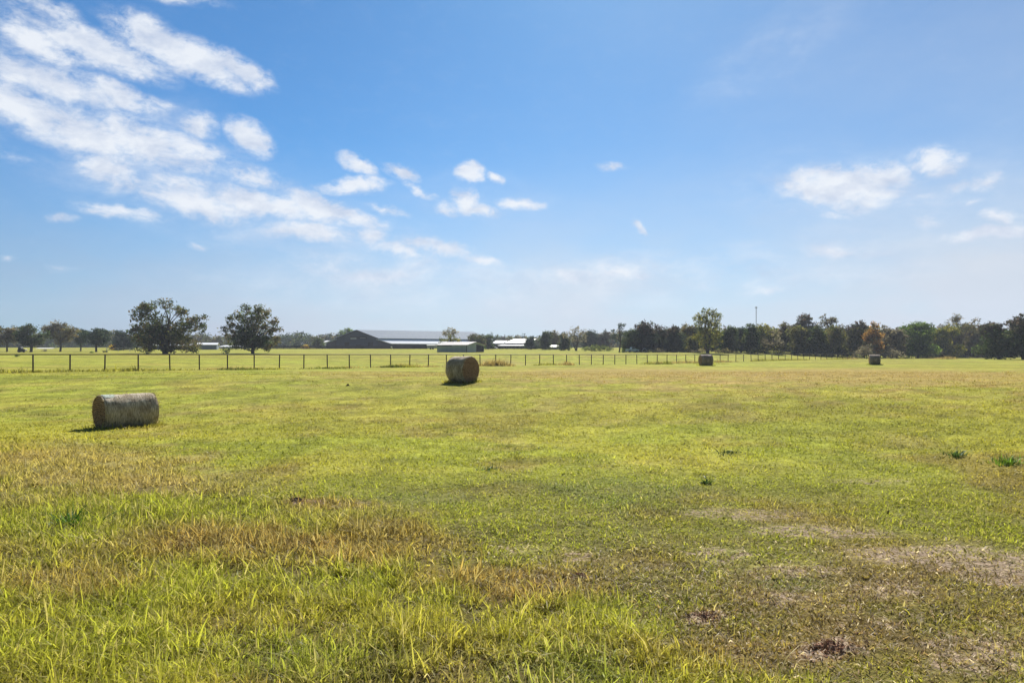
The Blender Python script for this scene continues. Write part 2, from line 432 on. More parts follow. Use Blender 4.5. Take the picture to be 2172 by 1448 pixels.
parts = [
    sward(4.4, 8, 330, 8, .0120, 1.0, .05, 3, rng),
    sward(8, 13, 200, 8, .0155, 1.0, .065, 3, rng),
    sward(13, 21, 55, 8, .022, 1.0, .09, 2, rng),
    sward(21, 34, 22, 8, .032, 1.0, .13, 2, rng),
    sward(34, 60, 5.5, 8, .05, .9, .22, 2, rng)]
# clippings and thatch lying flat between the tufts
for (y0, y1, cnt, wd) in ((4.6, 9, 46000, .011), (9, 16, 44000, .015), (16, 28, 30000, .022)):
    yy = np.sqrt(rng.uniform(y0 ** 2, y1 ** 2, cnt)); xx = rng.uniform(-1, 1, cnt) * (.81 * yy + 4)
    tl = tallness(xx, yy); k = rng.uniform(0, 1, cnt) > tl * .75; xx, yy = xx[k], yy[k]; n = len(xx)
    fc, fb_, fd = field(xx, yy)
    pick = rng.uniform(0, 1, n) + .9 * smooth(7, 12, yy)
    c = np.where((pick < .34)[:, None], np.array((.27, .185, .095)), np.where((pick < .48)[:, None], np.array((.10, .075, .04)), np.where((pick < .68)[:, None], np.array((.56, .48, .34)), fc)))
    c = c * np.exp(rng.normal(0, .28, n) * (1 - .5 * smooth(8, 14, yy)))[:, None] * (1 + .15 * smooth(8, 12, yy))[:, None]
    parts.append(blades(xx, yy, terrain(xx, yy) + rng.uniform(.005, .03, n), rng.uniform(.05, .13, n) * (1 + (wd > .015) * .5), wd * rng.lognormal(0, .3, n), c, rng.uniform(1.05, 1.65, n), rng.uniform(0, 6.28, n), rng, 2))
# longer grass that grows up against the bales
for (u, Y, rx, cnt) in ((267.5, 26.6, 1.25, 900), (981, 40.0, 1.0, 700), (1497, 92.7, 1.1, 300), (1855, 99.7, 1.0, 300)):
    a = rng.uniform(0, 6.28, cnt); q = rng.uniform(.55, 1.12, cnt)
    xx = (u - UC) / F * Y + np.cos(a) * rx * q; yy = Y + np.sin(a) * rx * .85 * q
    fc, fb_, fd = field(xx, yy)
    parts.append(blades(xx, yy, terrain(xx, yy), .08 * rng.lognormal(0, .45, cnt) * (1 + Y / 120), (.022 + Y * .0006) * rng.lognormal(0, .3, cnt), fc * rng.lognormal(0, .25, cnt)[:, None], np.abs(rng.normal(.6, .35, cnt)), a + rng.normal(0, 1, cnt), rng, 2))
# fallen straw stems lying across the tall sward
n = 900
yy = np.sqrt(rng.uniform(4.6 ** 2, 17 ** 2, n)); xx = rng.uniform(-1, 1, n) * .8 * yy
tl = tallness(xx, yy); k = (rng.uniform(0, 1, n) < .15 + .85 * tl); xx, yy, tl = xx[k], yy[k], tl[k]
n = len(xx)
parts.append(blades(xx, yy, terrain(xx, yy) + .05 + .10 * tl * rng.uniform(0, 1, n), rng.uniform(.18, .5, n), .009 * rng.uniform(.7, 1.3, n),
                    PAL['straw'] * rng.uniform(.8, 1.35, (n, 1)), rng.uniform(1.25, 1.6, n), rng.uniform(0, 6.28, n), rng, 3))
V, Q, T, C = merge(parts)
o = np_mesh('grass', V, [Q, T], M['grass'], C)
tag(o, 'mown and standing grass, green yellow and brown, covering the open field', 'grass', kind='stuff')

# rank grass that the mower leaves along the fence
n = 15000
s = rng.uniform(-6, 95, n); pos = rng.normal(0, .45, n)
x = FX0 + FDX * s - FTY * pos; y = FY0 + FDY * s + FTX * pos
dens = fbm(x, y, 6, 131, 3)
keep = rng.uniform(0, 1, n) < smooth(.38, .62, dens)
x, y, dens = x[keep], y[keep], dens[keep]
n = len(x)
c = np.where((fbm(x, y, 9, 141) > .52)[:, None], PAL['tan'] * .95, PAL['field'] * .85) * rng.lognormal(0, .25, n)[:, None]
parts = [blades(x, y, terrain(x, y), (.13 + .24 * smooth(.42, .75, dens)) * rng.lognormal(0, .3, n), .07 * rng.lognormal(0, .3, n), c, np.abs(rng.normal(.5, .3, n)), rng.uniform(0, 6.28, n), rng, 2)]
for (u, Y, rx, cnt, hh, cc) in ((1052, 90.5, 2.1, 700, .75, 'tan'), (1205, 97, 1.0, 240, .5, 'tan'), (835, 79, 1.6, 260, .34, 'dark'), (862, 80, 1.6, 220, .30, 'field'),
                                (500, 67, 2.4, 200, .25, 'dark'), (560, 69, 3, 200, .22, 'field'), (690, 73, 3, 200, .22, 'dark'), (2010, 168, 2.6, 360, .6, 'tan'), (1400, 106, 2.6, 200, .28, 'dark'), (1500, 110, 3.0, 220, .28, 'field')):
    x = (u - UC) / F * Y + rng.normal(0, rx * .55, cnt); y = Y + rng.normal(0, .5, cnt)
    parts.append(blades(x, y, terrain(x, y), hh * rng.lognormal(0, .3, cnt) * np.exp(-((x - (u - UC) / F * Y) / rx) ** 2 * .8), .08 * rng.lognormal(0, .3, cnt), PAL[cc] * rng.lognormal(0, .3, cnt)[:, None],
                        np.abs(rng.normal(.5, .3, cnt)), rng.uniform(0, 6.28, cnt), rng, 2))
V, Q, T, C = merge(parts)
o = np_mesh('tall_grass', V, [Q, T], M['grass'], C)
tag(o, 'uncut rank grass in tan and green tufts along the foot of the pipe fence', 'tall grass', kind='stuff')

# weeds, ant mounds and clods standing in the field
def weed(u, v, wpx, h, n, col, label):
    x0, y0 = ground_pt(u, v); r = np.random.default_rng(int(u))
    a = r.uniform(0, 6.28, n); rad = np.abs(r.normal(0, .5, n)) * wpx / F * y0 * .5
    x, y = x0 + np.cos(a) * rad, y0 + np.sin(a) * rad * .8
    z0 = tz(x0, y0)
    v_, q, t, c = blades(x - x0, y - y0, terrain(x, y) - z0, h * r.lognormal(0, .3, n), .03 * r.lognormal(0, .3, n), np.array(col) * r.lognormal(0, .3, n)[:, None],
                         np.abs(r.normal(.8, .35, n)), a + r.normal(0, .6, n), r, 3)
    o = empty('weed_tuft', (x0, y0, z0)); np_mesh('foliage', v_, [q, t], M['weed'], c, parent=o)
    tag(o, label, 'weed', 'weeds standing in the field')
weed(2027, 966, 62, .15, 90, (.07, .13, .03), 'dark green weed tuft in short grass, second from the right edge')
weed(2140, 984, 84, .19, 160, (.12, .21, .025), 'bright green weed tuft at the right edge of the field')
weed(1545, 960, 80, .08, 110, (.06, .09, .03), 'low dark green weed patch in the middle of the mown grass')
weed(1497, 1026, 26, .10, 60, (.06, .11, .025), 'small round dark green weed beside a bare brown patch')
weed(1040, 996, 80, .08, 90, (.06, .11, .035), 'low blue green weed strip in front of the middle of the field')
weed(150, 1120, 70, .24, 160, (.075, .17, .015), 'tall dark green weed clump in the lime grass at left')

M['earth'] = noise_mat('red_earth_mat', (.20, .105, .060), (.38, .225, .14), 14, 1, bump=.8)
M['dark_earth'] = noise_mat('dark_earth_mat', (.05, .032, .022), (.12, .08, .055), 14, 1, bump=.8)
M['dung'] = noise_mat('dung_mat', (.012, .010, .008), (.03, .024, .018), 14, .9, bump=.6)
def mound(name, u, v, rx, h, mat, label, cat, group=None, crumbs=110):
    x0, y0 = ground_pt(u, v); r = np.random.default_rng(int(u + v)); m = MB()
    nr, na = 9, 28
    vs = []; fs = []
    for i in range(nr):
        q = i / (nr - 1)
        for k in range(na):
            a = 2 * math.pi * k / na
            w = 1 + .25 * math.sin(3 * a + u) + .12 * math.sin(7 * a)
            xx, yy = math.cos(a) * rx * q * w, math.sin(a) * rx * .8 * q * w
            z = h * (math.cos(q * math.pi) * .5 + .5) * (1 + .5 * (r.random() - .5)) - .03 * q
            vs.append((xx, yy, z + tz(x0 + xx, y0 + yy) - tz(x0, y0)))
    for i in range(nr - 1):
        for k in range(na):
            fs.append((i * na + k, (i + 1) * na + k, (i + 1) * na + (k + 1) % na, i * na + (k + 1) % na))
    m.add(vs, fs)
    for _ in range(crumbs):
        a = r.uniform(0, 6.28); q = abs(r.normal(0, .75)); s = rx * r.uniform(.03, .11)
        cx, cy = math.cos(a) * rx * q, math.sin(a) * rx * .8 * q
        cz = tz(x0 + cx, y0 + cy) - tz(x0, y0) + h * max(0, math.cos(min(1, q) * math.pi) * .5 + .5)
        rot = Matrix.Translation((cx, cy, cz)) @ Matrix.Rotation(r.uniform(0, 6), 4, 'Z') @ Matrix.Rotation(r.uniform(0, 6), 4, 'X')
        vv = [rot @ (Vector(d) * s * r.uniform(.6, 1.2)) for d in ((1, 0, 0), (-1, 0, 0), (0, 1, 0), (0, -1, 0), (0, 0, 1), (0, 0, -1))]
        m.add(vv, [(0, 2, 4), (2, 1, 4), (1, 3, 4), (3, 0, 4), (2, 0, 5), (1, 2, 5), (3, 1, 5), (0, 3, 5)])
    o = m.build(name, mat); o.location = (x0, y0, tz(x0, y0))
    tag(o, label, cat, group)
mound('dirt_mound', 1760, 1378, .26, .03, M['earth'], 'crumbly red dirt mound, the larger one near the bottom edge', 'dirt mound', 'red dirt mounds')
mound('dirt_mound', 1495, 1310, .18, .022, M['earth'], 'small red dirt mound left of the larger mound in the thin grass', 'dirt mound', 'red dirt mounds')
mound('dirt_mound', 1228, 1222, .18, .03, M['earth'], 'red dirt mound half hidden under green grass in the centre foreground', 'dirt mound', 'red dirt mounds')
mound('dirt_mound', 627, 1061, .24, .05, M['dark_earth'], 'dark earth mound at the edge of the tall brown grass', 'dirt mound', 'dark mounds', 30)
mound('clod', 1884, 1090, .055, .06, M['dung'], 'dark clod lying on the short green grass at right', 'clod', None, 6)
mound('clod', 738, 818, .16, .10, M['dung'], 'small dark clod in the mown grass left of the second bale', 'clod', None, 6)

# ------------------------------------------------------------------ hay bales
def bale_mats():
    m, nt, N, L = new_mat('net_wrap_mat')       # net-wrapped weathered hay, straws lie round the roll
    out = N.new('ShaderNodeOutputMaterial'); b = N.new('ShaderNodeBsdfPrincipled')
    tc = N.new('ShaderNodeTexCoord'); mp = N.new('ShaderNodeMapping'); mp.inputs['Scale'].default_value = (26, 3, 3)
    L.new(tc.outputs['Object'], mp.inputs[0])
    n1 = N.new('ShaderNodeTexNoise'); n1.inputs['Scale'].default_value = 1.6; n1.inputs['Detail'].default_value = 6; n1.inputs['Roughness'].default_value = .7
    L.new(mp.outputs[0], n1.inputs[0])
    n2 = N.new('ShaderNodeTexNoise'); n2.inputs['Scale'].default_value = 2.3; n2.inputs['Detail'].default_value = 4
    L.new(tc.outputs['Object'], n2.inputs[0])
    cr = N.new('ShaderNodeValToRGB'); e = cr.color_ramp.elements
    e[0].position = .36; e[0].color = (.17, .135, .09, 1); e[1].position = .62; e[1].color = (.74, .66, .53, 1)
    L.new(n1.outputs['Fac'], cr.inputs[0])
    c2 = N.new('ShaderNodeValToRGB'); e = c2.color_ramp.elements
    e[0].position = .35; e[0].color = (.6, .54, .45, 1); e[1].position = .65; e[1].color = (1.05, 1.03, .98, 1)
    L.new(n2.outputs['Fac'], c2.inputs[0])
    mx = N.new('ShaderNodeMix'); mx.data_type = 'RGBA'; mx.blend_type = 'MULTIPLY'; mx.inputs[0].default_value = 1
    L.new(cr.outputs[0], mx.inputs[6]); L.new(c2.outputs[0], mx.inputs[7])
    L.new(mx.outputs[2], b.inputs['Base Color']); b.inputs['Roughness'].default_value = .85; b.inputs['Specular IOR Level'].default_value = .25
    bp = N.new('ShaderNodeBump'); bp.inputs['Strength'].default_value = .9; bp.inputs['Distance'].default_value = .03
    L.new(n1.outputs['Fac'], bp.inputs['Height']); L.new(bp.outputs[0], b.inputs['Normal'])
    L.new(b.outputs[0], out.inputs[0]); M['wrap'] = m
    m, nt, N, L = new_mat('bale_end_mat')       # rolled layers seen end on
    out = N.new('ShaderNodeOutputMaterial'); b = N.new('ShaderNodeBsdfPrincipled')
    tc = N.new('ShaderNodeTexCoord'); mp = N.new('ShaderNodeMapping'); mp.inputs['Scale'].default_value = (.001, 1, 1)
    L.new(tc.outputs['Object'], mp.inputs[0])
    wv = N.new('ShaderNodeTexWave'); wv.wave_type = 'RINGS'; wv.rings_direction = 'X'; wv.inputs['Scale'].default_value = 4.2
    wv.inputs['Distortion'].default_value = 3.5; wv.inputs['Detail'].default_value = 3; wv.inputs['Detail Scale'].default_value = 2
    L.new(mp.outputs[0], wv.inputs[0])
    nz = N.new('ShaderNodeTexNoise'); nz.inputs['Scale'].default_value = 13; nz.inputs['Detail'].default_value = 5
    L.new(tc.outputs['Object'], nz.inputs[0])
    ad = N.new('ShaderNodeMath'); ad.operation = 'MULTIPLY_ADD'; ad.inputs[1].default_value = .45
    L.new(wv.outputs['Fac'], ad.inputs[0]); L.new(nz.outputs['Fac'], ad.inputs[2])
    cr = N.new('ShaderNodeValToRGB'); e = cr.color_ramp.elements
    e[0].position = .35; e[0].color = (.075, .045, .026, 1); e[1].position = .92; e[1].color = (.46, .30, .18, 1)
    L.new(ad.outputs[0], cr.inputs[0]); L.new(cr.outputs[0], b.inputs['Base Color'])
    b.inputs['Roughness'].default_value = .95; b.inputs['Specular IOR Level'].default_value = .1
    bp = N.new('ShaderNodeBump'); bp.inputs['Strength'].default_value = .9; bp.inputs['Distance'].default_value = .05
    L.new(ad.outputs[0], bp.inputs['Height']); L.new(bp.outputs[0], b.inputs['Normal'])
    L.new(b.outputs[0], out.inputs[0]); M['end'] = m
bale_mats()
M['dark_wrap'] = M['wrap'].copy(); M['dark_wrap'].name = 'dark_net_wrap_mat'  # copy of the wrap in a darker tone for the two far bales
for n_ in M['dark_wrap'].node_tree.nodes:
    if n_.type == 'VALTORGB':
        for e_ in n_.color_ramp.elements: e_.color = (e_.color[0] * .78, e_.color[1] * .76, e_.color[2] * .80, 1)

def bale(u, Y, dia, length, ang, label, seed, fuzz=500, wrap='wrap'):
    """round bale lying on its side; local x is its axis; ang = direction of the axis"""
    r = np.random.default_rng(seed); Rr = dia / 2
    x0 = (u - UC) / F * Y; z0 = tz(x0, Y)
    root = empty('hay_bale', (x0, Y, z0 - .03), ang)
    tag(root, label, 'hay bale', 'round hay bales lying in the field')
    na, nl = 96, 40
    th = np.linspace(0, 2 * math.pi, na, endpoint=False)
    lx = np.linspace(-1, 1, nl)
    bump = r.normal(0, 1, 6)
    def prof(th, q, shrink=1.0):
        """cross-section: nearly round, flattened and widened at the foot"""
        rad = Rr * (1 + .016 * np.sin(2 * th + bump[0]) + .013 * np.sin(3 * th + bump[1] + 1.2 * q) + .008 * np.sin(7 * th + 5 * q + bump[2]) + .006 * math.sin(9 * q + bump[3])) * shrink
        yy = np.cos(th) * rad; zz = np.sin(th) * rad
        flat = -.965 * Rr
        k = smooth(-.55, -1.0, zz / Rr)
        yy = yy * (1 + .05 * k)
        zz = np.where(zz < flat, flat + (zz - flat) * .15, zz)
        return yy, zz - flat
    V = []
    for q in lx:
        edge = 1 - .055 * max(0, (abs(q) - .86) / .14) ** 2 * (1.0)
        yy, zz = prof(th, q, edge)
        jit = r.normal(0, .006, na)
        V.append(np.stack([np.full(na, q * length / 2), yy * (1 + jit), zz + jit * .3], -1))
    V = np.array(V).reshape(-1, 3)
    ii = np.arange(nl - 1)[:, None] * na; kk = np.arange(na)[None]
    Qd = np.stack([ii + kk, ii + (kk + 1) % na, ii + na + (kk + 1) % na, ii + na + kk], -1).reshape(-1, 4)
    np_mesh('net_wrap', V, [Qd], M[wrap], smooth_=True, parent=root)
    cz = .965 * Rr
    for s in (-1, 1):
        nr = 22; E = []
        for i in range(nr):
            q = (i + 1) / nr
            yy, zz = prof(th, s, .945 * q if q < 1 else .945)
            if q < 1:
                y1, z1 = prof(th, s, .945); yy, zz = y1 * q, cz + (z1 - cz) * q
            dome = .035 * (1 - q ** 2) + r.normal(0, .006, na) * (q < 1) + .012 * math.sin(q * 38 + seed)
            E.append(np.stack([s * (length / 2 + dome * (1 if q < 1 else 0)), yy, zz], -1))
        E = np.array(E).reshape(-1, 3); E = np.concatenate([E, [[s * (length / 2 + .03), 0, cz]]])
        ii = np.arange(nr - 1)[:, None] * na
        Qe = np.stack([ii + kk, ii + (kk + 1) % na, ii + na + (kk + 1) % na, ii + na + kk], -1).reshape(-1, 4)
        Te = np.stack([np.full(na, nr * na), (np.arange(na) + 1) % na, np.arange(na)], -1)
        eo = np_mesh('end_face', E, [Qe, Te], M['end'], smooth_=True, parent=root)
    # stray straws that stick out of the roll
    n = fuzz
    a = r.uniform(0, 6.28, n); e = r.uniform(0, 1, n)
    xx = np.where(e < .6, np.sign(r.uniform(-1, 1, n)) * length / 2 * r.uniform(.96, 1.02, n), r.uniform(-.5, .5, n) * length)
    yy, zz = prof(a, 0, .985)
    q = np.where(e < .3, np.sqrt(r.uniform(0, 1, n)), 1.0); yy = yy * q; zz = cz + (zz - cz) * q
    d = np.stack([np.where(np.abs(xx) > .45 * length, np.sign(xx) * .6, 0) + r.normal(0, .5, n), np.cos(a) * .35 + r.normal(0, .5, n), np.sin(a) * .35 + r.normal(0, .5, n)], -1)
    d /= np.linalg.norm(d, axis=1)[:, None]
    ln = r.uniform(.06, .20, n)[:, None]; p = np.stack([xx, yy, zz], -1)
    sd = np.cross(d, r.normal(0, 1, (n, 3))); sd /= np.linalg.norm(sd, axis=1)[:, None]; sd *= .009
    Vf = np.stack([p - sd - d * .03, p + sd - d * .03, p + d * ln], 1).reshape(-1, 3)
    Tf = np.arange(3 * n).reshape(-1, 3)
    cc = np.repeat(np.array((.33, .27, .17)) * r.lognormal(0, .35, n)[:, None], 3, 0)
    np_mesh('straw_fringe', Vf, [Tf], M['weed'], cc, parent=root)
    return root
b1 = bale(267.5, 26.8, 1.29, 1.91, math.atan2(.77, .64), 'long round hay bale nearest the viewer at left, pale netting on its sunlit top', 11, 900)
b2 = bale(981, 40.2, 1.52, 1.28, math.atan2(-.62, .80), 'round hay bale in the middle of the field with its coiled brown end showing', 12, 700)
b3 = bale(1497, 93, 1.52, 1.52, R(4), 'small distant hay bale in front of the fence below the tall yellow green tree', 13, 250, 'dark_wrap')
b4 = bale(1855, 100, 1.5, 1.35, math.atan2(-.36, .93), 'farthest hay bale at right, standing nearly at the end of the fence', 14, 250, 'dark_wrap')

# a torn flap of pale green netting on the near bale's top
net = noise_mat('net_flap_mat', (.24, .30, .24), (.52, .56, .48), 30, .8, bump=.3)
vs = []; nn, mm = 14, 14
rr = random.Random(5)
for i in range(nn):
    for k in range(mm):
        a = R(58 + 52 * k / (mm - 1)); q = i / (nn - 1)
        w = .5 if 0 < i < nn - 1 else .4
        rad = .634 * (1 - .055 * max(0, (abs(-.955 + .43 * q) - .86) / .14) ** 2) + .012
        vs.append((-.895 + .41 * q + .05 * math.sin(k * 1.3) * (i == nn - 1) + rr.uniform(-.01, .01), -math.cos(a) * rad, math.sin(a) * rad + .965 * .645))
fm = MB(); fm.add(vs, [(i * mm + k, (i + 1) * mm + k, (i + 1) * mm + k + 1, i * mm + k + 1) for i in range(nn - 1) for k in range(mm - 1)])
fl = fm.build('netting_flap', net, b1, True); fl['label'] = 'torn pale green netting'

# ------------------------------------------------------------------ pipe fence
fence = empty('pipe_fence', (FX0, FY0, tz(FX0, FY0)))
tag(fence, 'long brown pipe fence with one top rail running across the field', 'fence')
fz0 = fence.location.z
def rail_z(y): return CAM_Z + .015 + .16 * float(smooth(115, 160, y))
NPOST = 92
rp = []
for k in range(-7, NPOST + 1):
    x, y = FX0 + FDX * k, FY0 + FDY * k
    rp.append((x - FX0, y - FY0, rail_z(y) - fz0))
m = MB(); m.tube(rp, .046, 8); m.build('top_rail', M['pipe'], fence, True)
for k in range(-7, NPOST + 1):
    x, y = FX0 + FDX * k, FY0 + FDY * k
    m = MB(); zt = rail_z(y) - fz0 + .005; zb = tz(x, y) - fz0 - .1
    j = .03 * math.sin(k * 5.3) + .015 * math.sin(k * 2.1)
    m.tube([(x - FX0 + j, y - FY0, zb), (x - FX0, y - FY0, zt)], .060, 8); m.build('post', M['pipe'], fence, True)

# ------------------------------------------------------------------ buildings
def P3(u, v, Y): return Vector(((u - UC) / F * Y, Y, row(v, Y)))

def gable_building(name, label, cat, c, A, B, eave, ridge, wall, roof, over=.35, doors=(), group=None, open_end=None, base=None, thick=.12):
    """c: front left corner (x, y); A: vector along the ridge; B: vector across (away); eave, ridge: absolute heights"""
    x, y = c; zb = (tz(x, y) if base is None else base)
    root = empty(name, (x, y, zb)); tag(root, label, cat, group)
    A = Vector((A[0], A[1], 0)); B = Vector((B[0], B[1], 0)); e = eave - zb; rg = ridge - zb
    m = MB(); dz = -.6
    ga = [Vector((0, 0, dz)), B + Vector((0, 0, dz)), B + Vector((0, 0, e)), B * .5 + Vector((0, 0, rg)), Vector((0, 0, e))]
    m.prism(ga, A); m.build('wall', wall, root)
    n = A.normalized() * over; sl = B.normalized() * over; dr = (rg - e) / (B.length / 2) * over
    up = Vector((0, 0, thick + .01))
    f0 = Vector((0, 0, e - dr)) - sl + up; f1 = B * .5 + Vector((0, 0, rg)) + up; b0 = B + Vector((0, 0, e - dr)) + sl + up
    m = MB(); m.slab([f0 - n, f0 + A + n, f1 + A + n, f1 - n], thick); m.build('roof', roof, root)
    m = MB(); m.slab([f1 - n, f1 + A + n, b0 + A + n, b0 - n], thick); m.build('roof', roof, root)
    for (t0, t1, h, mt, nm) in doors:      # openings along the front wall
        nrm = Vector((A.y, -A.x, 0)).normalized() * .05
        p, q = A * t0 + nrm, A * t1 + nrm
        m = MB(); m.prism([p + Vector((0, 0, .02)), q + Vector((0, 0, .02)), q + Vector((0, 0, h)), p + Vector((0, 0, h))], -nrm * 1.6); m.build(nm, mt, root)
    return root

# the big barn: frontal gable with two lean-to bays, long side running away to the right
YB = 300.0; k = YB / F
base = row(738.8, YB); ox = (757 - UC) / F * YB
barn = empty('barn', (ox, YB, base)); tag(barn, 'very long dark navy barn with pale metal roofs and a wide gabled front', 'barn')
A = Vector((.88, .475, 0)) * 54; AL = Vector((.88, .475, 0)) * 44
def g(u, v): return Vector(((u - 757) * k, 0, (738.8 - v) * k))
m = MB(); m.prism([g(713.5, 741), g(800.5, 741), g(800.5, 717.2), g(757, 700.6), g(713.5, 717.2)][::-1], A); m.build('wall', M['navy_wall'], barn)
for a, b in (((713.4, 720.2), (692, 726.6)), ((800.6, 720.2), (830.5, 728.2))):
    m = MB(); q = [g(a[0], 741), g(b[0], 741), g(b[0], b[1]), g(a[0], a[1])]
    off = Vector((0, .05, 0)); m.prism([p + off for p in q], AL - off * 2); m.build('lean_to_wall', M['dark_wall'], barn)
E = A.normalized() * .6
def rf(u0, v0, u1, v1, A=A):
    m = MB(); a, b = g(u0, v0) - E, g(u1, v1) - E
    q = [a, a + A + 2 * E, b + A + 2 * E, b] if u0 > u1 else [a, b, b + A + 2 * E, a + A + 2 * E]
    m.slab(q, .22); return m.build('roof', M['roof'], barn)
rf(802.5, 717.0, 757, 699.4); rf(711.5, 717.0, 757, 699.4)
rf(833.5, 728.4, 801.2, 719.0, AL); rf(689.5, 726.8, 712.8, 719.0, AL)
for (u0, u1, v0) in ((731, 741, 725.5), (755, 765.5, 730.5), (780.5, 791, 725.5)):
    m = MB(); p, q = g(u0, 0), g(u1, 0); h = (738.8 - v0) * k
    m.box(p.x, q.x, -.06, .08, .0, h); m.build('door', M['void'], barn)
m = MB(); p, q = g(743, 713.8), g(778, 718.8); m.box(p.x, q.x, -.05, .08, q.z, p.z); vent = m.build('vent_opening', M['void'], barn)
m = MB(); p, q = g(743.4, 716.6), g(756, 718.6); m.box(p.x, q.x, -.10, -.052, q.z, p.z); m.build('shutter', M['white'], vent)
m = MB(); p, q = g(763.5, 716.2), g(775.5, 717.6); m.box(p.x, q.x, -.10, -.052, q.z, p.z); m.build('shutter', M['grey'], vent)
m = MB(); 
for s, (ua, va, ub, vb) in ((1, (757, 699.4, 802.5, 717.0)), (-1, (757, 699.4, 711.5, 717.0))):
    a, b = g(ua, va), g(ub, vb); d = Vector((0, -.62, 0)); dn = Vector((0, 0, -.55))
    m.prism([a + d, b + d, b + d + dn, a + d + dn], (0, .08, 0))
m.build('trim', M['dark_wall'], barn)

# loafing shed on the green beyond the fence
YS = 190.0
c = P3(927, 0, 193); c1 = P3(990.5, 0, 190)
eav, rdg = row(731.8, 191), row(725.6, 194)
shed = gable_building('shed', 'small grey green metal shed with a pale roof standing alone on the green', 'shed', (c.x, c.y), (c1.x - c.x, c1.y - c.y), (4.3, 7.4), eav, rdg, M['teal_wall'], M['tan_roof'], .3, base=row(747.2, 191))
L0 = Vector((c1.x - c.x, c1.y - c.y, 0))
m = MB(); e_ = eav - shed.location.z
m.box(-.06, .08, -.06, .0, -.3, e_ - .06, Matrix.Translation(L0 + Vector((-.1, -.02, 0)))); m.build('corner_trim', M['void'], shed)
m = MB(); B = Vector((4.3, 7.4, 0)); p = L0 + B * .53 + L0.normalized() * .06; q = L0 + B * .97 + L0.normalized() * .06
m.prism([p + Vector((0, 0, -.1)), q + Vector((0, 0, -.1)), q + Vector((0, 0, 1.75)), p + Vector((0, 0, 2.2))], L0.normalized() * -.09); m.build('open_bay', M['void'], shed)
m = MB(); f = L0 + Vector((0, 0, 0)); nr = Vector((L0.y, -L0.x, 0)).normalized() * .05
m.prism([Vector((.05, 0, e_ - .28)) + nr, L0 * .5 + Vector((0, 0, e_ - .28)) + nr, L0 * .5 + Vector((0, 0, e_ - .12)) + nr, Vector((.05, 0, e_ - .12)) + nr], nr * .8); m.build('eave_gap', M['void'], shed)

# pale farm buildings at left
c = P3(418, 0, 262); gable_building('barn', 'low blue grey barn with a bright white roof between the two big trees', 'barn', (c.x, c.y), (6.9, .8), (-2.5, 8), row(731.2, 262), row(727.4, 266), M['blue_wall'], M['white_roof'], .3, base=row(741.8, 262))
c = P3(465, 0, 300); gable_building('shed', 'low white roofed shed peeping out left of the rounded oak', 'shed', (c.x, c.y), (9, .5), (2.5, 6), row(735.5, 300), row(732.6, 303), M['pale_wall'], M['white_roof'], .3)
c = P3(321, 0, 262); gable_building('shed', 'small white roofed shed seen through a gap under the big left tree', 'shed', (c.x, c.y), (13.5, .5), (.5, 5), row(732.5, 262), row(730.2, 265), M['blue_wall'], M['white_roof'], .3)
c = P3(262, 0, 270); gable_building('shed', 'tiny shed with a steep pale roof left of the big left tree', 'shed', (c.x, c.y), (1.3, .4), (.4, 3), row(736.0, 270), row(730.5, 272), M['dark_wall'], M['white_roof'], .3)
c = P3(686.5, 0, 330); gable_building('shed', 'small white shed tucked behind the left corner of the long barn', 'shed', (c.x, c.y), (6, .6), (1, 6), row(725.6, 330), row(722.6, 333), M['white'], M['white_roof'], .2)
c = P3(72, 0, 300); gable_building('shed', 'pale low shed glimpsed between trunks of the far left trees', 'shed', (c.x, c.y), (6.4, .4), (1, 5), row(740.4, 300), row(738.2, 303), M['pale_wall'], M['white_roof'], .2)

# farm buildings right of the centre
YC = 292.0; kc = YC / F
c = P3(1067, 0, YC)
b2r = gable_building('barn', 'brown barn with a stepped white double roof left of a round dark tree', 'barn', (c.x + 1.2, c.y + 2.0), (46 * kc, .0), (7.2, 16), row(727.2, YC + 2), row(719.2, YC + 9), M['brown_wall'], M['white_roof'], .4)
m = MB(); zb = b2r.location.z; fx = -1.2 - (1067 - 1057) * kc * .4
p0 = Vector((-3.6, -6.4, row(732.6, YC - 4) - zb)); p1 = Vector((46 * kc - 1.8, -6.4, row(732.6, YC - 4) - zb))
p2 = Vector((46 * kc + .4, -.08, row(730.3, YC + 2) - zb)); p3 = Vector((-.6, -.08, row(730.3, YC + 2) - zb))
m.slab([p0, p1, p2, p3], .12); m.build('lean_to_roof', M['white_roof'], b2r)
m = MB(); m.box(-2.6, 46 * kc - 2.2, -5.7, -5.5, -.6, row(732.9, YC - 4) - zb); m.build('lean_to_wall', M['brown_wall'], b2r)
for t in range(5):
    x = -1.6 + t * 2.1
    m = MB(); m.box(x, x + 1.1, -5.76, -5.705, .0, 1.05); m.build('stall_opening', M['void'], b2r)
c = P3(1044, 0, 320); gable_building('barn', 'grey roofed barn mostly hidden behind the stepped white roof', 'barn', (c.x, c.y), (4.6, 3), (4.0, 14), row(728.2, 320), row(722.6, 328), M['dark_wall'], M['roof'], .4)
c = P3(1029, 0, 285); gable_building('shed', 'low grey tent shaped shed beside the young pale tree', 'shed', (c.x, c.y), (.6, 7), (4.6, .4), row(740.0, 285), row(732.8, 287), M['grey'], M['grey'], .2)
c = P3(1165.5, 0, 262); sm = gable_building('shed', 'tiny tan shed with a white roof left of the bare branched tree', 'shed', (c.x, c.y), (2.9, .4), (.9, 3.4), row(735.2, 262), row(732.8, 264), M['pale_wall'], M['white_roof'], .2)

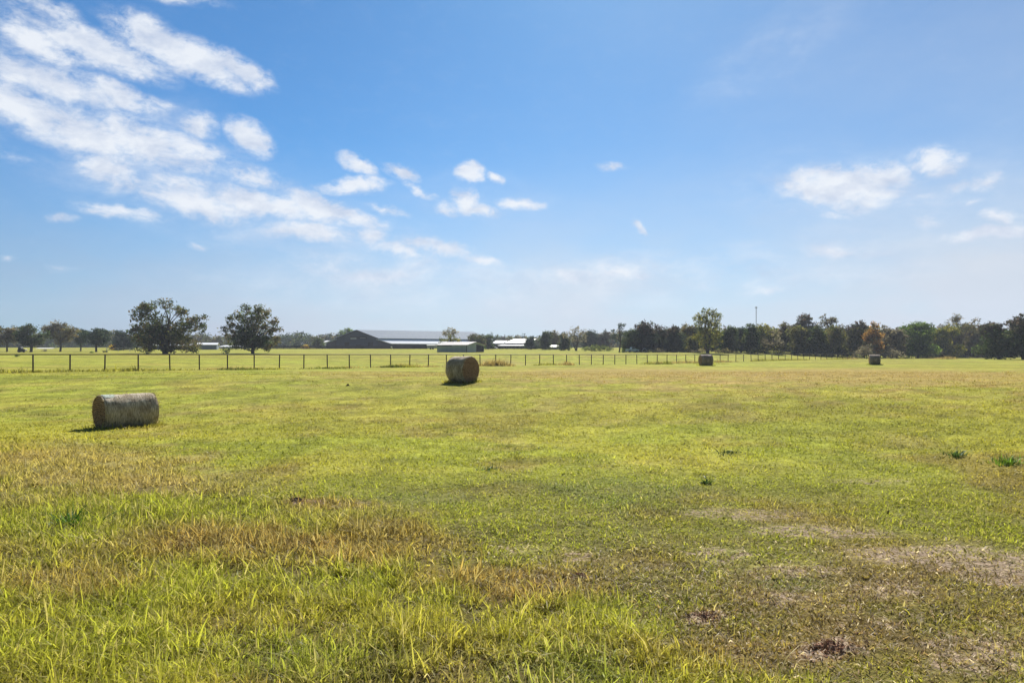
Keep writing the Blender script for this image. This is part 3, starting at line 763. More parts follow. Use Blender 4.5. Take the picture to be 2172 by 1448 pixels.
# a white tank, a marker post and a marker beside the yards
def thing_mb(name, u, v, Y, label, cat):
    x, y, z = at(u, Y)
    o = empty(name, (x, y, z)); tag(o, label, cat); return o
t = thing_mb('water_tank', 1187, 741, 266, 'small round white tank beside the tiny tan shed', 'tank')
m = MB(); zt = row(731.4, 266) - t.location.z
m.tube([(0, 0, -.1), (0, 0, zt - .35), (0, 0, zt - .15), (0, 0, zt)], [.6, .6, .45, .12], 16); m.build('tank_body', M['white'], t, True)
m = MB(); m.tube([(0, 0, zt - .02), (0, 0, zt + .08)], .12, 10); m.build('tank_lid', M['grey'], t)
t = thing_mb('marker_post', 1153, 742, 270, 'thin white post standing at the edge of the yard', 'post')
m = MB(); m.box(-.17, .17, -.17, .17, -.2, row(736.8, 270) - t.location.z); m.build('post_shaft', M['white'], t)
m = MB(); zt = row(736.8, 270) - t.location.z; m.add([(-.22, -.22, zt), (.22, -.22, zt), (.22, .22, zt), (-.22, .22, zt), (0, 0, zt + .2)], [(0, 1, 4), (1, 2, 4), (2, 3, 4), (3, 0, 4), (3, 2, 1, 0)]); m.build('post_cap', M['white'], t)
t = thing_mb('marker_post', 831, 741, 276, 'leaning white topped marker in front of the long barn', 'post')
m = MB(); m.tube([(.35, 0, -.1), (-.05, 0, .8)], .07, 8); m.build('post_shaft', M['white'], t)
m = MB(); m.tube([(-.1, -.12, .85), (-.1, .0, .85), (-.1, .12, .85)], [.25, .36, .25], 14); m.build('post_head', M['white'], t)

# stock trailer
x, y, z = at(916.5, 268)
t = empty('stock_trailer', (x, y, z), R(4)); tag(t, 'white roofed stock trailer parked between the long barn and the lone shed', 'trailer')
m = MB(); m.box(-1.9, 1.9, -.9, .9, .45, 1.15); m.build('trailer_body', M['grey'], t)
m = MB(); m.slab([(-2.0, -1.0, 1.62), (2.0, -1.0, 1.62), (2.0, 1.0, 1.78), (-2.0, 1.0, 1.78)], .12); m.build('trailer_roof', M['white'], t)
m = MB()
for xx in (-1.85, -.6, .6, 1.85): m.box(xx - .05, xx + .05, -.86, -.78, 1.15, 1.55)
m.box(-1.9, 1.9, .8, .86, 1.15, 1.6); m.build('slat_side', M['white'], t)
for xx in (-.55, .35):
    m = MB(); m.tube([(xx, -1.02, .32), (xx, -.8, .32)], .34, 16); m.build('wheel', M['black'], t)
m = MB(); m.tube([(1.9, 0, .5), (3.0, 0, .5)], .06, 8); m.build('hitch', M['grey'], t)

# pickup in the shade
x, y, z = at(1341, 186)
t = empty('pickup_truck', (x, y, z), R(12)); tag(t, 'pale pickup truck parked in the shade of the dark trees past the hedge', 'pickup truck')
paint = noise_mat('pale_paint_mat', (.42, .50, .50), (.55, .62, .62), 3, .35)
m = MB(); m.prism([(-1.6, -.8, .35), (1.6, -.8, .35), (1.6, -.8, .82), (.75, -.8, .9), (-1.6, -.8, .95)], (0, 1.6, 0)); m.build('body', paint, t)
m = MB(); m.prism([(-.45, -.7, .92), (.78, -.7, .90), (.42, -.7, 1.38), (-.35, -.7, 1.42)], (0, 1.4, 0)); m.build('cab', paint, t)
m = MB(); m.prism([(-.36, -.73, .97), (.62, -.73, .97), (.36, -.73, 1.32), (-.29, -.73, 1.34)], (0, .028, 0)); m.build('window', M['glass'], t)
for xx in (-1.0, 1.0):
    m = MB(); m.tube([(xx, -.86, .30), (xx, -.62, .30)], .30, 16); w_ = m.build('wheel', M['black'], t)
    m = MB(); m.tube([(xx, -.88, .30), (xx, -.855, .30)], .16, 12); m.build('rim', M['grey'], w_)
# pale hoop feeder by the trunk
x, y, z = at(1367, 186); t = empty('hay_ring', (x, y, z)); tag(t, 'pale hoop of a hay feeder half lost in the shade by a trunk', 'hay feeder')
m = MB(); m.tube([(.62 * math.cos(a), -.1 + .2 * math.cos(a * 2), .12 + .95 * math.sin(a)) for a in np.linspace(0, math.pi, 15)], .06, 6); m.build('hoop', M['white'], t, True)
m = MB(); m.tube([(-.6, .1, .12), (.6, .1, .12)], .05, 6); m.build('base_rail', M['grey'], t)

# small dark farm vehicle under the left trees
x, y, z = at(47.5, 186)
t = empty('tractor', (x, y, z), R(2)); tag(t, 'small dark tractor parked in the shadow under the far left trees', 'tractor')
m = MB(); m.prism([(-.82, -.5, .15), (-.02, -.5, .15), (-.02, -.5, 1.25), (-.18, -.5, 1.36), (-.74, -.5, 1.36), (-.82, -.5, 1.2)], (0, 1.0, 0)); m.build('cab', M['machine'], t)
m = MB(); m.prism([(-.02, -.4, .42), (.95, -.4, .42), (1.0, -.4, .75), (.9, -.4, .85), (-.02, -.4, .88)], (0, .8, 0)); m.build('hood', M['machine'], t)
for xx, rr_ in ((-.45, .46), (.75, .28)):
    m = MB(); m.tube([(xx, -.66, rr_), (xx, -.5, rr_)], rr_, 18); m.build('wheel', M['black'], t)
m = MB(); m.prism([(-.7, -.53, .75), (-.12, -.53, .75), (-.2, -.53, 1.25), (-.68, -.53, 1.25)], (0, .02, 0)); m.build('window', M['glass'], t)
x, y, z = at(223, 185); t = empty('trough', (x, y, z)); tag(t, 'low dark trough on the grass right of the twin dark trees', 'trough')
m = MB(); m.prism([(-.5, -.2, .1), (.5, -.2, .1), (.6, -.25, .42), (-.6, -.25, .42)], (0, .45, 0)); m.build('tub', M['machine'], t)
m = MB(); m.box(-.45, -.35, -.15, .15, -.1, .12); m.box(.35, .45, -.15, .15, -.1, .12); m.build('feet', M['board'], t)

# radio mast over the wood
x, y, z = at(1604, 360)
t = empty('radio_mast', (x, y, z)); tag(t, 'thin grey radio mast rising above the wood at right', 'mast')
zt = row(651.5, 360) - z; m = MB()
for a in range(3):
    dx, dy = .20 * math.cos(a * 2.094), .20 * math.sin(a * 2.094)
    m.tube([(dx, dy, 0), (dx, dy, zt)], .05, 6)
h_ = 0.; kx = 0
while h_ < zt - .8:
    a, b = kx % 3, (kx + 1) % 3
    m.tube([(.20 * math.cos(a * 2.094), .20 * math.sin(a * 2.094), h_), (.20 * math.cos(b * 2.094), .20 * math.sin(b * 2.094), h_ + .8)], .025, 4); h_ += .45; kx += 1
m.build('mast_lattice', M['grey'], t)
m = MB()
for dx, dy in ((-.42, 0), (.42, 0), (0, .42), (0, -.42)): m.box(dx - .14, dx + .11, dy - .10, dy + .10, zt - .4, zt + .15)
m.build('antenna_array', M['grey'], t)

# dark board fences in front of the yards, thin wire fence at left
def board_fence(name, u0, u1, Y, h, label, rails, step, mat, w=.16, rh=.05):
    x0, x1 = (u0 - UC) / F * Y, (u1 - UC) / F * Y
    zb = tz(x0, Y); t = empty(name, (x0, Y, zb)); tag(t, label, 'fence')
    n = int((x1 - x0) / step)
    for i in range(n + 1):
        x = i * (x1 - x0) / n
        m = MB(); z = tz(x0 + x, Y) - zb; m.box(x - w / 2, x + w / 2, -.07, .07, z - .2, z + h); m.build('post', mat, t)
    for r_ in rails:
        m = MB(); xs = np.linspace(0, x1 - x0, n + 1)
        for a, b in zip(xs[:-1], xs[1:]):
            za, zb2 = tz(x0 + a, Y) - zb, tz(x0 + b, Y) - zb
            m.prism([(a, -.12, za + r_ - rh), (b, -.12, zb2 + r_ - rh), (b, -.12, zb2 + r_ + rh), (a, -.12, za + r_ + rh)], (0, .05, 0))
        m.build('rail', mat, t)
board_fence('board_fence', 560, 906, 282, 1.25, 'dark board fence along the yard in front of the long barn', (.2, .52, .84, 1.15), 2.6, M['board'], .22, .13)
board_fence('board_fence', 1030, 1166, 272, 1.1, 'dark board fence along the yard below the stepped white roofs', (.3, .65, 1.0), 2.6, M['board'], .22, .13)
board_fence('wire_fence', 226, 300, 205, 1.15, 'thin wire fence on the pale grass left of the big tree', (.55, 1.1), 2.9, M['grey'], .08)
wf = [o for o in bpy.data.objects if o.name.startswith('wire_fence')][0]

# ------------------------------------------------------------------ trees
CLR = dict(
    dark=[(.030, .046, .020), (.040, .060, .024), (.050, .058, .024)],
    blue=[(.020, .032, .025), (.026, .040, .028), (.034, .046, .030)],
    olive=[(.085, .088, .030), (.105, .094, .032), (.056, .068, .025)],
    brown=[(.110, .088, .046), (.088, .076, .038), (.060, .064, .030)],
    grey=[(.125, .112, .085), (.100, .095, .070), (.15, .13, .095)],
    purple=[(.062, .046, .042), (.046, .040, .036), (.036, .044, .028)],
    yellow=[(.185, .168, .034), (.115, .122, .028), (.055, .070, .020)],
    hedge=[(.10, .118, .036), (.080, .10, .032), (.062, .082, .028)],
    gold=[(.48, .34, .03), (.52, .38, .04), (.42, .31, .03)],
    orange=[(.26, .135, .030), (.20, .12, .035), (.10, .085, .03)],
    green=[(.105, .150, .032), (.066, .105, .028), (.040, .066, .025)],
    oak=[(.046, .062, .026), (.080, .076, .032), (.055, .072, .027), (.095, .072, .036), (.036, .050, .025)])

LEAF_GAIN = 1.75
def leaf_cloud(blobs, cover, size, pal, r, per=10, fill=.35):
    """blobs: (x, y, z, rx, ry, rz[, palette]) -> leaf quads gathered in clumps through each blob"""
    P, Cc = [], []
    for bl in blobs:
        x, y, z, rx, ry, rz = bl[:6]; pl = np.array(CLR[bl[6]] if len(bl) > 6 else pal)
        nleaf = max(per * 2, int(cover * math.pi * rx * rz / (size * size * .55)))
        nc = max(2, nleaf // per)
        d = r.normal(0, 1, (nc, 3)); d /= np.linalg.norm(d, axis=1)[:, None]
        q = np.where(r.uniform(0, 1, nc) < fill, r.uniform(.1, .75, nc), r.uniform(.72, 1.05, nc))
        c = np.array((x, y, z)) + d * q[:, None] * np.array((rx, ry, rz))
        cl = pl[r.integers(0, len(pl), nc)] * r.lognormal(0, .22, nc)[:, None]
        cr = size * (1.15 + .5 * r.uniform(0, 1, nc))
        o = r.normal(0, .62, (nc, per, 3)) * cr[:, None, None]; o[..., 2] *= .75
        P.append((c[:, None] + o).reshape(-1, 3)); Cc.append(np.repeat(cl, per, 0))
    P = np.concatenate(P); Cc = np.concatenate(Cc) * r.lognormal(0, .18, len(P))[:, None]
    keep = P[:, 2] > .02; P, Cc = P[keep], Cc[keep]
    n = len(P)
    Cc = Cc * LEAF_GAIN
    nr = r.normal(0, 1, (n, 3)); nr[:, 2] = np.abs(nr[:, 2]) + .25; nr /= np.linalg.norm(nr, axis=1)[:, None]
    t = np.cross(nr, r.normal(0, 1, (n, 3))); t /= np.linalg.norm(t, axis=1)[:, None]; b = np.cross(nr, t)
    s = size * r.lognormal(0, .25, n)[:, None]
    V = np.stack([P + t * s * .62, P + b * s * .36 - nr * s * .1, P - t * s * .62, P - b * s * .36 - nr * s * .1], 1).reshape(-1, 3)
    Q = np.arange(4 * n).reshape(-1, 4)
    return V, Q, np.repeat(Cc, 4, 0)

def limbs(blobs, h, trunk_r, r, mat, root, split=.35, stems=1, every=1.0, twig=0, name='trunk'):
    m = MB(); top = min(b[2] for b in blobs) if False else h * split
    st = []
    for i in range(stems):
        a = i * 2.2 + r.uniform(0, 1); lean = .0 if stems == 1 else h * .09
        tx, ty = math.cos(a) * lean, math.sin(a) * lean * .5
        m.tube([(tx * .15, ty * .15, -.35), (tx * .2, ty * .2, .15), (tx * .6 + r.normal(0, .02) * h, ty * .6, top * .6), (tx, ty, top)],
               [trunk_r * 1.35, trunk_r * 1.02, trunk_r * .85, trunk_r * .66], 8)
        st.append((tx, ty))
    for bl in blobs:
        if r.uniform() > every: continue
        x, y, z, rx, ry, rz = bl[:6]
        sx, sy = st[int(r.integers(0, stems))]
        z0 = min(top * r.uniform(.75, 1.0), z * .8)
        ex, ey, ez = x, y, z + rz * .25
        mx = sx + (ex - sx) * .5 + r.normal(0, .04) * h; my = sy + (ey - sy) * .5; mz = z0 + (ez - z0) * .55 + .04 * h
        m.tube([(sx, sy, z0 - .1), (sx + (mx - sx) * .5, sy + (my - sy) * .5, z0 + (mz - z0) * .45), (mx, my, mz), (ex, ey, ez)], [trunk_r * .55, trunk_r * .36, trunk_r * .24, trunk_r * .09], 6)
        for _ in range(twig):
            d = r.normal(0, 1, 3); d /= np.linalg.norm(d); d[2] = abs(d[2])
            q = r.uniform(.7, 1.15)
            m.tube([(mx + (ex - mx) * .5, my + (ey - my) * .5, mz + (ez - mz) * .5), (x + d[0] * rx * q * .55, y + d[1] * ry * q * .5, z + d[2] * rz * q * .45), (x + d[0] * rx * q, y + d[1] * ry * q, z + d[2] * rz * q)],
                   [trunk_r * .14, trunk_r * .10, trunk_r * .05], 4)
    return m.build(name, mat, root, True)

def random_blobs(h, w, style, r):
    bl = []
    if style == 'round':   zc, rz, n, k = .60, .40, 13, .36
    elif style == 'bushy': zc, rz, n, k = .52, .48, 17, .36
    elif style == 'tall':  zc, rz, n, k = .58, .42, 15, .42
    else:                  zc, rz, n, k = .62, .38, 16, .26
    for i in range(n):
        d = r.normal(0, 1, 3); d /= np.linalg.norm(d); q = r.uniform(.35, 1) ** .6
        s = k * r.uniform(.75, 1.25)
        wz = 1.0
        zz = zc + d[2] * q * rz * (1 - s * .8)
        if style == 'bushy' and zz < .45: wz = 1.08
        rx = w / 2 * s * 1.1
        bl.append([d[0] * q * w / 2 * (1 - s * .75) * wz, d[1] * q * w / 2 * (1 - s * .75) * wz, h * zz, rx, rx, max(h * rz * s * .8, rx * .62)])
    if style == 'bushy':
        for i in range(8):
            a = i * .785 + r.uniform(-.3, .3); q = r.uniform(.25, .42)
            bl.append([math.cos(a) * w * q, math.sin(a) * w * q, h * r.uniform(.13, .26), w * .17, w * .17, h * .15])
    top = max(b[2] + b[5] for b in bl); f = h / top
    for b in bl: b[2] *= f; b[5] *= f
    wid = max(abs(b[0]) + b[3] for b in bl); f = (w / 2) / wid
    for b in bl: b[0] *= f; b[1] *= f
    return [tuple(b) for b in bl]

TREE_N = [0]
def tree(u, vtop, wpx, Y, style, colour, label, group, cat='tree', name='tree', cover=None, size=None, stems=1, trunk=None, blobs=None, mat='bark', top_pal=None, base_v=None, split=None):
    TREE_N[0] += 1; r = np.random.default_rng(1000 + TREE_N[0] * 7)
    x, y, z = at(u, Y)
    if base_v is not None: z = row(base_v, Y)
    root = empty(name, (x, y, z)); tag(root, label, cat, group)
    h = row(vtop, Y) - z; w = wpx / F * Y
    size = size or (.36 if style != 'airy' else .28)
    if blobs is None: bl = random_blobs(h, w, style, r)
    else:
        bl = []
        for b in blobs:
            ub, vb, ru, rv = b[:4]; rx, rz = ru / F * Y, rv / F * Y
            bl.append(((ub - u) / F * Y, r.uniform(-.35, .35) * w * .6 * (1 - abs(ub - u) / wpx), row(vb, Y) - z, rx, (rx + rz) * .5, rz) + tuple(b[4:]))
    if top_pal: bl = [b[:6] + ((top_pal,) if b[2] > h * .66 else ()) for b in bl]
    cov = 2.3 * (cover or {'round': 1.5, 'bushy': 1.6, 'tall': 1.25, 'airy': .55}[style])
    V, Q, C = leaf_cloud(bl, cov, size, CLR[colour], r)
    np_mesh('crown', V, [Q], M['leaf'], C, parent=root)
    sp = split or {'round': .36, 'bushy': .3, 'tall': .5, 'airy': .4}[style]
    limbs(bl, h, (trunk or .026 * h + .05), r, M[mat], root, sp, stems, 1.0 if style != 'bushy' else .5, 5 if style == 'airy' else 0)
    return root

def shrub(u, vtop, wpx, Y, colour, label, group=None, size=.3, cover=1.6, name='shrub', base_v=None, n=7):
    TREE_N[0] += 1; r = np.random.default_rng(1000 + TREE_N[0] * 7)
    x, y, z = at(u, Y)
    if base_v is not None: z = row(base_v, Y)
    root = empty(name, (x, y, z)); tag(root, label, 'shrub', group)
    h = row(vtop, Y) - z; w = wpx / F * Y; bl = []
    for i in range(n):
        t = (i + .5) / n * 2 - 1
        hh = h * (1 - .45 * t * t) * r.uniform(.75, 1.0)
        bl.append((t * w * .40, r.uniform(-.15, .15) * w, hh * .5, w / n * 1.0 + .1, w / n + .2, hh * .5))
    V, Q, C = leaf_cloud(bl, cover, size, CLR[colour], r)
    np_mesh('foliage', V, [Q], M['leaf'], C, parent=root)
    m = MB()
    for b in bl[::2]:
        m.tube([(b[0] * .3, b[1] * .3, -.2), (b[0] * .7, b[1] * .7, b[2] * .6), (b[0], b[1], b[2] * 1.3)], [.06, .045, .02], 5)
    m.build('stem', M['bark'], root)
    return root

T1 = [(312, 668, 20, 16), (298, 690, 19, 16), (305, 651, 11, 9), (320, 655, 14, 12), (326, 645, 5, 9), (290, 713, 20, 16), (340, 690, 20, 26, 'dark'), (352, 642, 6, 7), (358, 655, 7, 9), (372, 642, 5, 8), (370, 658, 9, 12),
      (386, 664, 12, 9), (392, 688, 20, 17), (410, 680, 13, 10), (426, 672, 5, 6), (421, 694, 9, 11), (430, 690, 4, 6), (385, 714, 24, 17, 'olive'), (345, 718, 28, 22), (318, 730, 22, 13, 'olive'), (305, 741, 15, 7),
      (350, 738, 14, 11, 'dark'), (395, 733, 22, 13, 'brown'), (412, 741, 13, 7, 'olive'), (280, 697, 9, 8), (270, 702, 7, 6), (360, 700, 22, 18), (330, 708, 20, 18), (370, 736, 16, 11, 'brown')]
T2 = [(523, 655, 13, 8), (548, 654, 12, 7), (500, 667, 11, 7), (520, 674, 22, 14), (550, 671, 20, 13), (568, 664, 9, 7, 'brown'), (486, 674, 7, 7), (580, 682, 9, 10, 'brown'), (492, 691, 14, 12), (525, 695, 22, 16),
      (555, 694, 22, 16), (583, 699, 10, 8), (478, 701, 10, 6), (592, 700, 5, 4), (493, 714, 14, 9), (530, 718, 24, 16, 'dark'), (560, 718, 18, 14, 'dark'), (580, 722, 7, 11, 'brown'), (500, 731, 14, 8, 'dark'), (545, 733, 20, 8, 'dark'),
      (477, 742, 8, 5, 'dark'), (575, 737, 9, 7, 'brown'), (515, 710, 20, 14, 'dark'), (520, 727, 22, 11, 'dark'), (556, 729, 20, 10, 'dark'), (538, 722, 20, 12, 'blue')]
tree(350, 634, 160, 150, 'round', 'oak', 'big spreading tree with bare tipped branches and low skirts, left of the blue grey barn', 'big trees beyond the fence', blobs=[(b[0], b[1], b[2] * 1.1, b[3] * 1.1) + tuple(b[4:]) for b in T1], cover=1.6, size=.32, stems=3, trunk=.42, split=.3)
tree(536, 645, 134, 153, 'round', 'oak', 'big dome shaped oak with sky showing through its crown, left of the long barn', 'big trees beyond the fence', blobs=[(b[0], b[1], b[2] * 1.12, b[3] * 1.12) + tuple(b[4:]) for b in T2], cover=1.5, size=.32, stems=1, trunk=.38, split=.32)

G = 'trees far left beyond the fence'
tree(15, 692, 62, 205, 'round', 'brown', 'brownish tree cut by the left picture edge', G, cover=1.5)
tree(66, 688, 72, 195, 'round', 'dark', 'broad dark green tree with a thick trunk, second from the left edge', G, cover=1.7, trunk=.36)
tree(128, 680, 76, 205, 'round', 'brown', 'olive brown tree with a thin see through top, third from the left edge', G, cover=1.3, top_pal='grey')
tree(171, 696, 44, 215, 'round', 'blue', 'dark tree with a pointed tuft between olive tree and blackish tree', G, cover=1.6)
tree(204, 696, 60, 200, 'round', 'blue', 'blackish round tree with a short straight trunk above the dark trough', G, cover=1.7, trunk=.3)
tree(262, 700, 48, 240, 'bushy', 'blue', 'blue black bushy tree just left of the big spreading tree', G)
shrub(239, 726, 15, 246, 'gold', 'small golden yellow shrub at the foot of the far left wood', 'golden shrubs', size=.25)
shrub(648, 730.5, 20, 285, 'gold', 'wide golden yellow shrub by the dark fence left of the long barn', 'golden shrubs', size=.28, cover=3)
shrub(35, 751.5, 7, 120, 'green', 'tiny green bush behind the fence near the left edge', None, size=.12, base_v=756)
shrub(195, 744.8, 6, 170, 'green', 'tiny green bush in front of the blackish round tree', None, size=.15)
shrub(95, 740, 9, 214, 'grey', 'small leafy stand in for a grey green car between the trunks of the left trees', None, size=.2)  # leaf clump put in place of a parked car
tree(676, 717, 25, 300, 'bushy', 'dark', 'small round dark tree at the left corner of the long barn', 'small trees by the yards', size=.35, cover=1.8)
tree(736, 696, 36, 345, 'round', 'green', 'green tree crown rising behind the left slope of the long barn', 'small trees by the yards', size=.5, split=.6)
tree(955, 695, 48, 225, 'tall', 'yellow', 'sunlit yellow green tree rising behind the lone grey green shed', 'small trees by the yards', size=.3, cover=.85, base_v=742, top_pal='grey',
     blobs=[(953, 703, 14, 8, 'grey'), (945, 707, 9, 6, 'grey'), (964, 704, 8, 7, 'grey'), (955, 713, 12, 8), (940, 720, 9, 5), (968, 719, 9, 6), (957, 723, 14, 7), (935, 723, 6, 3), (975, 723, 5, 3), (955, 732, 10, 7)])
tree(1012, 707, 44, 262, 'bushy', 'oak', 'rounded brown green tree right behind the lone shed', 'small trees by the yards', cover=1.6)
tree(1035, 712, 34, 270, 'bushy', 'dark', 'dark green tree between the lone shed and the grey roofed barn', 'small trees by the yards', cover=1.6)
tree(1024, 731, 13, 205, 'round', 'green', 'young pale green sapling at the right end of the lone shed', 'small trees by the yards', size=.16, cover=1.4, trunk=.06)
tree(1128, 712.5, 33, 268, 'bushy', 'blue', 'round blackish tree at the right end of the stepped white roofs', 'small trees by the yards', cover=1.8)
tree(1157, 702, 32, 258, 'bushy', 'dark', 'dark upright tree left of the tiny tan shed', 'small trees by the yards', cover=1.5)
tree(1176, 700, 28, 280, 'bushy', 'brown', 'brownish tree behind the tiny tan shed', 'small trees by the yards', cover=1.4)
tree(1196, 705, 32, 235, 'bushy', 'dark', 'dark bushy tree at the foot of the bare branched tree', 'small trees by the yards', cover=1.6)
tree(1222, 690, 62, 228, 'airy', 'grey', 'bare branched grey tree with several trunks beside the hedge', 'small trees by the yards', stems=4, trunk=.2, cover=.34, size=.26, mat='bark')
tree(1252, 700, 44, 300, 'bushy', 'blue', 'blue green tree behind the right side of the bare branched tree', 'small trees by the yards')
tree(1283, 703, 44, 300, 'bushy', 'purple', 'purple brown tree behind the long green hedge', 'small trees by the yards')
for i, (u, v) in enumerate(((1238, 735), (1252, 732), (1266, 729), (1280, 728), (1294, 731), (1303, 735))):
    pass
shrub(1268, 728.5, 78, 215, 'hedge', 'long low light green hedge left of the wood', None, size=.3, cover=1.9, name='hedge', n=11)

W = 'trees of the wood at right'
wood = [
    (1345, 699, 56, 192, 'bushy', 'dark', 'dark tree above the pale pickup truck', None),
    (1371, 682, 58, 192, 'bushy', 'blue', 'blackish tree with a raised rounded top right of the pickup', 'purple'),
    (1402, 692, 46, 195, 'bushy', 'dark', 'dark tree with a level top right of the blackish raised tree', 'purple'),
    (1428, 690, 52, 190, 'bushy', 'blue', 'deep shaded tree left of the yellowing trees', 'purple'),
    (1456, 687, 46, 200, 'bushy', 'yellow', 'yellowing tree left of the tallest tree of the wood', 'brown'),
    (1470, 712, 34, 186, 'bushy', 'olive', 'low olive tree at the left foot of the tallest tree', None),
    (1546, 690, 42, 190, 'bushy', 'dark', 'dark tree close on the right of the tallest tree', None),
    (1572, 691, 40, 194, 'bushy', 'blue', 'dark narrow tree between tallest tree and radio mast', None),
    (1594, 686, 36, 188, 'bushy', 'dark', 'dark tree with a visible trunk just left of the radio mast', None),
    (1622, 687, 44, 196, 'bushy', 'yellow', 'yellow olive tree just right of the radio mast', 'yellow'),
    (1640, 699, 62, 186, 'airy', 'grey', 'leafless grey brown thicket tree in front of the yellow olive one', None),
    (1660, 682, 46, 200, 'bushy', 'olive', 'olive tree left of the tall purple brown dome', 'brown'),
    (1706, 664, 64, 215, 'round', 'purple', 'tall purple brown dome shaped crown above the wood', None),
    (1692, 690, 56, 192, 'bushy', 'olive', 'olive green tree below the left of the purple brown dome', None),
    (1733, 692, 56, 190, 'bushy', 'dark', 'dark green tree below the right of the purple brown dome', None),
    (1763, 666, 62, 215, 'airy', 'brown', 'tall thin crowned brown tree right of the purple brown dome', None),
    (1768, 690, 54, 192, 'bushy', 'olive', 'olive tree under the thin crowned brown tree', None),
    (1812, 681, 54, 196, 'bushy', 'olive', 'dark olive tree left of the orange tree', 'purple'),
    (1850, 683, 44, 188, 'bushy', 'orange', 'orange autumn tree behind the farthest bale', 'orange'),
    (1878, 688, 44, 192, 'airy', 'grey', 'thin grey tree right of the orange tree', None),
    (1902, 697, 44, 190, 'bushy', 'grey', 'grey olive bushy tree left of the bright green tree', None),
    (1946, 681, 88, 186, 'bushy', 'green', 'wide bright green tree in the right part of the wood', None),
    (2004, 688, 76, 184, 'bushy', 'yellow', 'yellow topped tree with dark lower branches right of the bright green one', None),
    (2036, 666, 84, 210, 'airy', 'brown', 'tall thin topped brown tree behind the yellow topped one', None),
    (2058, 684, 56, 184, 'bushy', 'brown', 'brown olive tree left of the big dark end tree', None),
    (2086, 694, 40, 176, 'bushy', 'yellow', 'small yellow green tree squeezed before the big dark end trees', None),
    (2118, 682, 84, 156, 'bushy', 'dark', 'big dark tree at the field edge with branches to the ground', 'purple'),
    (2170, 663, 84, 150, 'bushy', 'dark', 'big dark tree cut by the right picture edge', 'purple'),
]
def behind_fence(u, Y):
    n_ = (u - 70) / (83.2 - .03 * u); return max(Y, 58 * (1 + .03 * n_) + 6)
for (u, vt, w_, Y, st, cl, lb, tp) in wood:
    if u < 2095: Y = behind_fence(u, Y)
    tree(u, vt, w_, Y, st, cl, lb, W, top_pal=tp, cover=1.7 if st == 'bushy' else None)
T7 = [(1498, 661, 12, 7), (1512, 664, 9, 7), (1482, 672, 9, 7), (1500, 674, 18, 10), (1522, 672, 8, 8), (1489, 687, 16, 11), (1513, 688, 16, 11), (1484, 704, 14, 10), (1505, 706, 20, 12), (1524, 704, 9, 10), (1492, 722, 15, 10), (1514, 722, 15, 10), (1478, 716, 8, 8), (1500, 734, 14, 6), (1472, 676, 4, 4)]
tree(1501, 653, 62, 180, 'tall', 'yellow', 'tallest tree of the wood, yellow green with a forked dark trunk, behind the small bale', W, blobs=T7, cover=1.5, size=.30, stems=2, trunk=.34, split=.42)
T0 = [(1317, 688, 7, 4), (1311, 693, 6, 4), (1323, 690, 7, 3), (1316, 697, 7, 3), (1306, 711, 13, 4), (1318, 708, 10, 4), (1330, 704, 8, 4), (1298, 716, 7, 4), (1312, 719, 9, 4)]
tree(1314, 684, 44, 196, 'airy', 'blue', 'slim dark tree with a small ragged top right of the hedge', W, blobs=T0, cover=.9, size=.26, trunk=.22, split=.7)

# trees packed deeper into the wood: a few masters, then copies that share their meshes
GF = 'trees packed deep in the wood'
LBF = 'dark tree packed deep in the wood at right, mostly hidden by the trees in front'
masters = []
for i in range(5):
    o = tree(1340 + 24 * i, 700 - 2 * (i % 3), 50, 214 + 5 * (i % 3), 'bushy', ('dark', 'blue', 'olive', 'dark', 'purple')[i], LBF, GF, cover=1.5, size=.42)
    masters.append(o)
rs = random.Random(4)
for i in range(33):
    src = masters[i % 5]
    u = 1462 + i * 22.5 + rs.uniform(-6, 6); Y = rs.uniform(205, 232)
    if u > 1780: Y = max(Y, behind_fence(min(u, 2150), Y) + rs.uniform(14, 26))
    x, y, z = at(u, Y)
    c_ = src.copy(); COL.objects.link(c_); c_.location = (x, y, z); c_.rotation_euler = (0, 0, rs.uniform(0, 6.28))
    h0 = 52 / F * 214; ht = row(rs.uniform(692, 702), Y) - z
    s_ = ht / (row(700, 214) - tz(at(1340, 214)[0], 214)); c_.scale = (s_ * 1.05, s_ * 1.05, s_)
    for ch in src.children:
        d_ = ch.copy(); COL.objects.link(d_); d_.parent = c_
# low brush at the foot of the wood
GB = 'brush along the foot of the wood'
for i, (u, vt, w_, Y, cl, lb) in enumerate((
        (1480, 738, 40, 184, 'grey', 'grey brush at the foot of the tallest tree'), (1536, 738, 50, 185, 'brown', 'brown brush right of the tallest tree'),
        (1600, 736, 34, 186, 'yellow', 'pale yellow brush at the foot of the trees below the mast'), (1648, 739, 30, 184, 'olive', 'olive brush below the leafless thicket'),
        (1835, 728, 50, 184, 'grey', 'grey brush at the foot of the orange tree'), (1890, 734, 60, 182, 'grey', 'grey brush left of the bright green tree'),
        (1700, 738, 60, 190, 'blue', 'dark brush below the purple brown dome'), (1770, 738, 70, 190, 'blue', 'dark brush below the thin crowned brown tree'),
        (1990, 739, 60, 180, 'brown', 'brown brush below the yellow topped tree'), (2062, 744, 60, 172, 'brown', 'reddish brown brush at the end of the fence'),
        (1390, 738, 60, 189, 'grey', 'grey brush right of the pale pickup truck'), (1440, 739, 60, 188, 'blue', 'dark brush below the yellowing tree'), (1325, 738, 20, 190, 'green', 'pale green brush left of the pickup truck'))):
    shrub(u, vt, w_, behind_fence(u, Y) - 3, cl, lb, GB, size=.3, n=8)

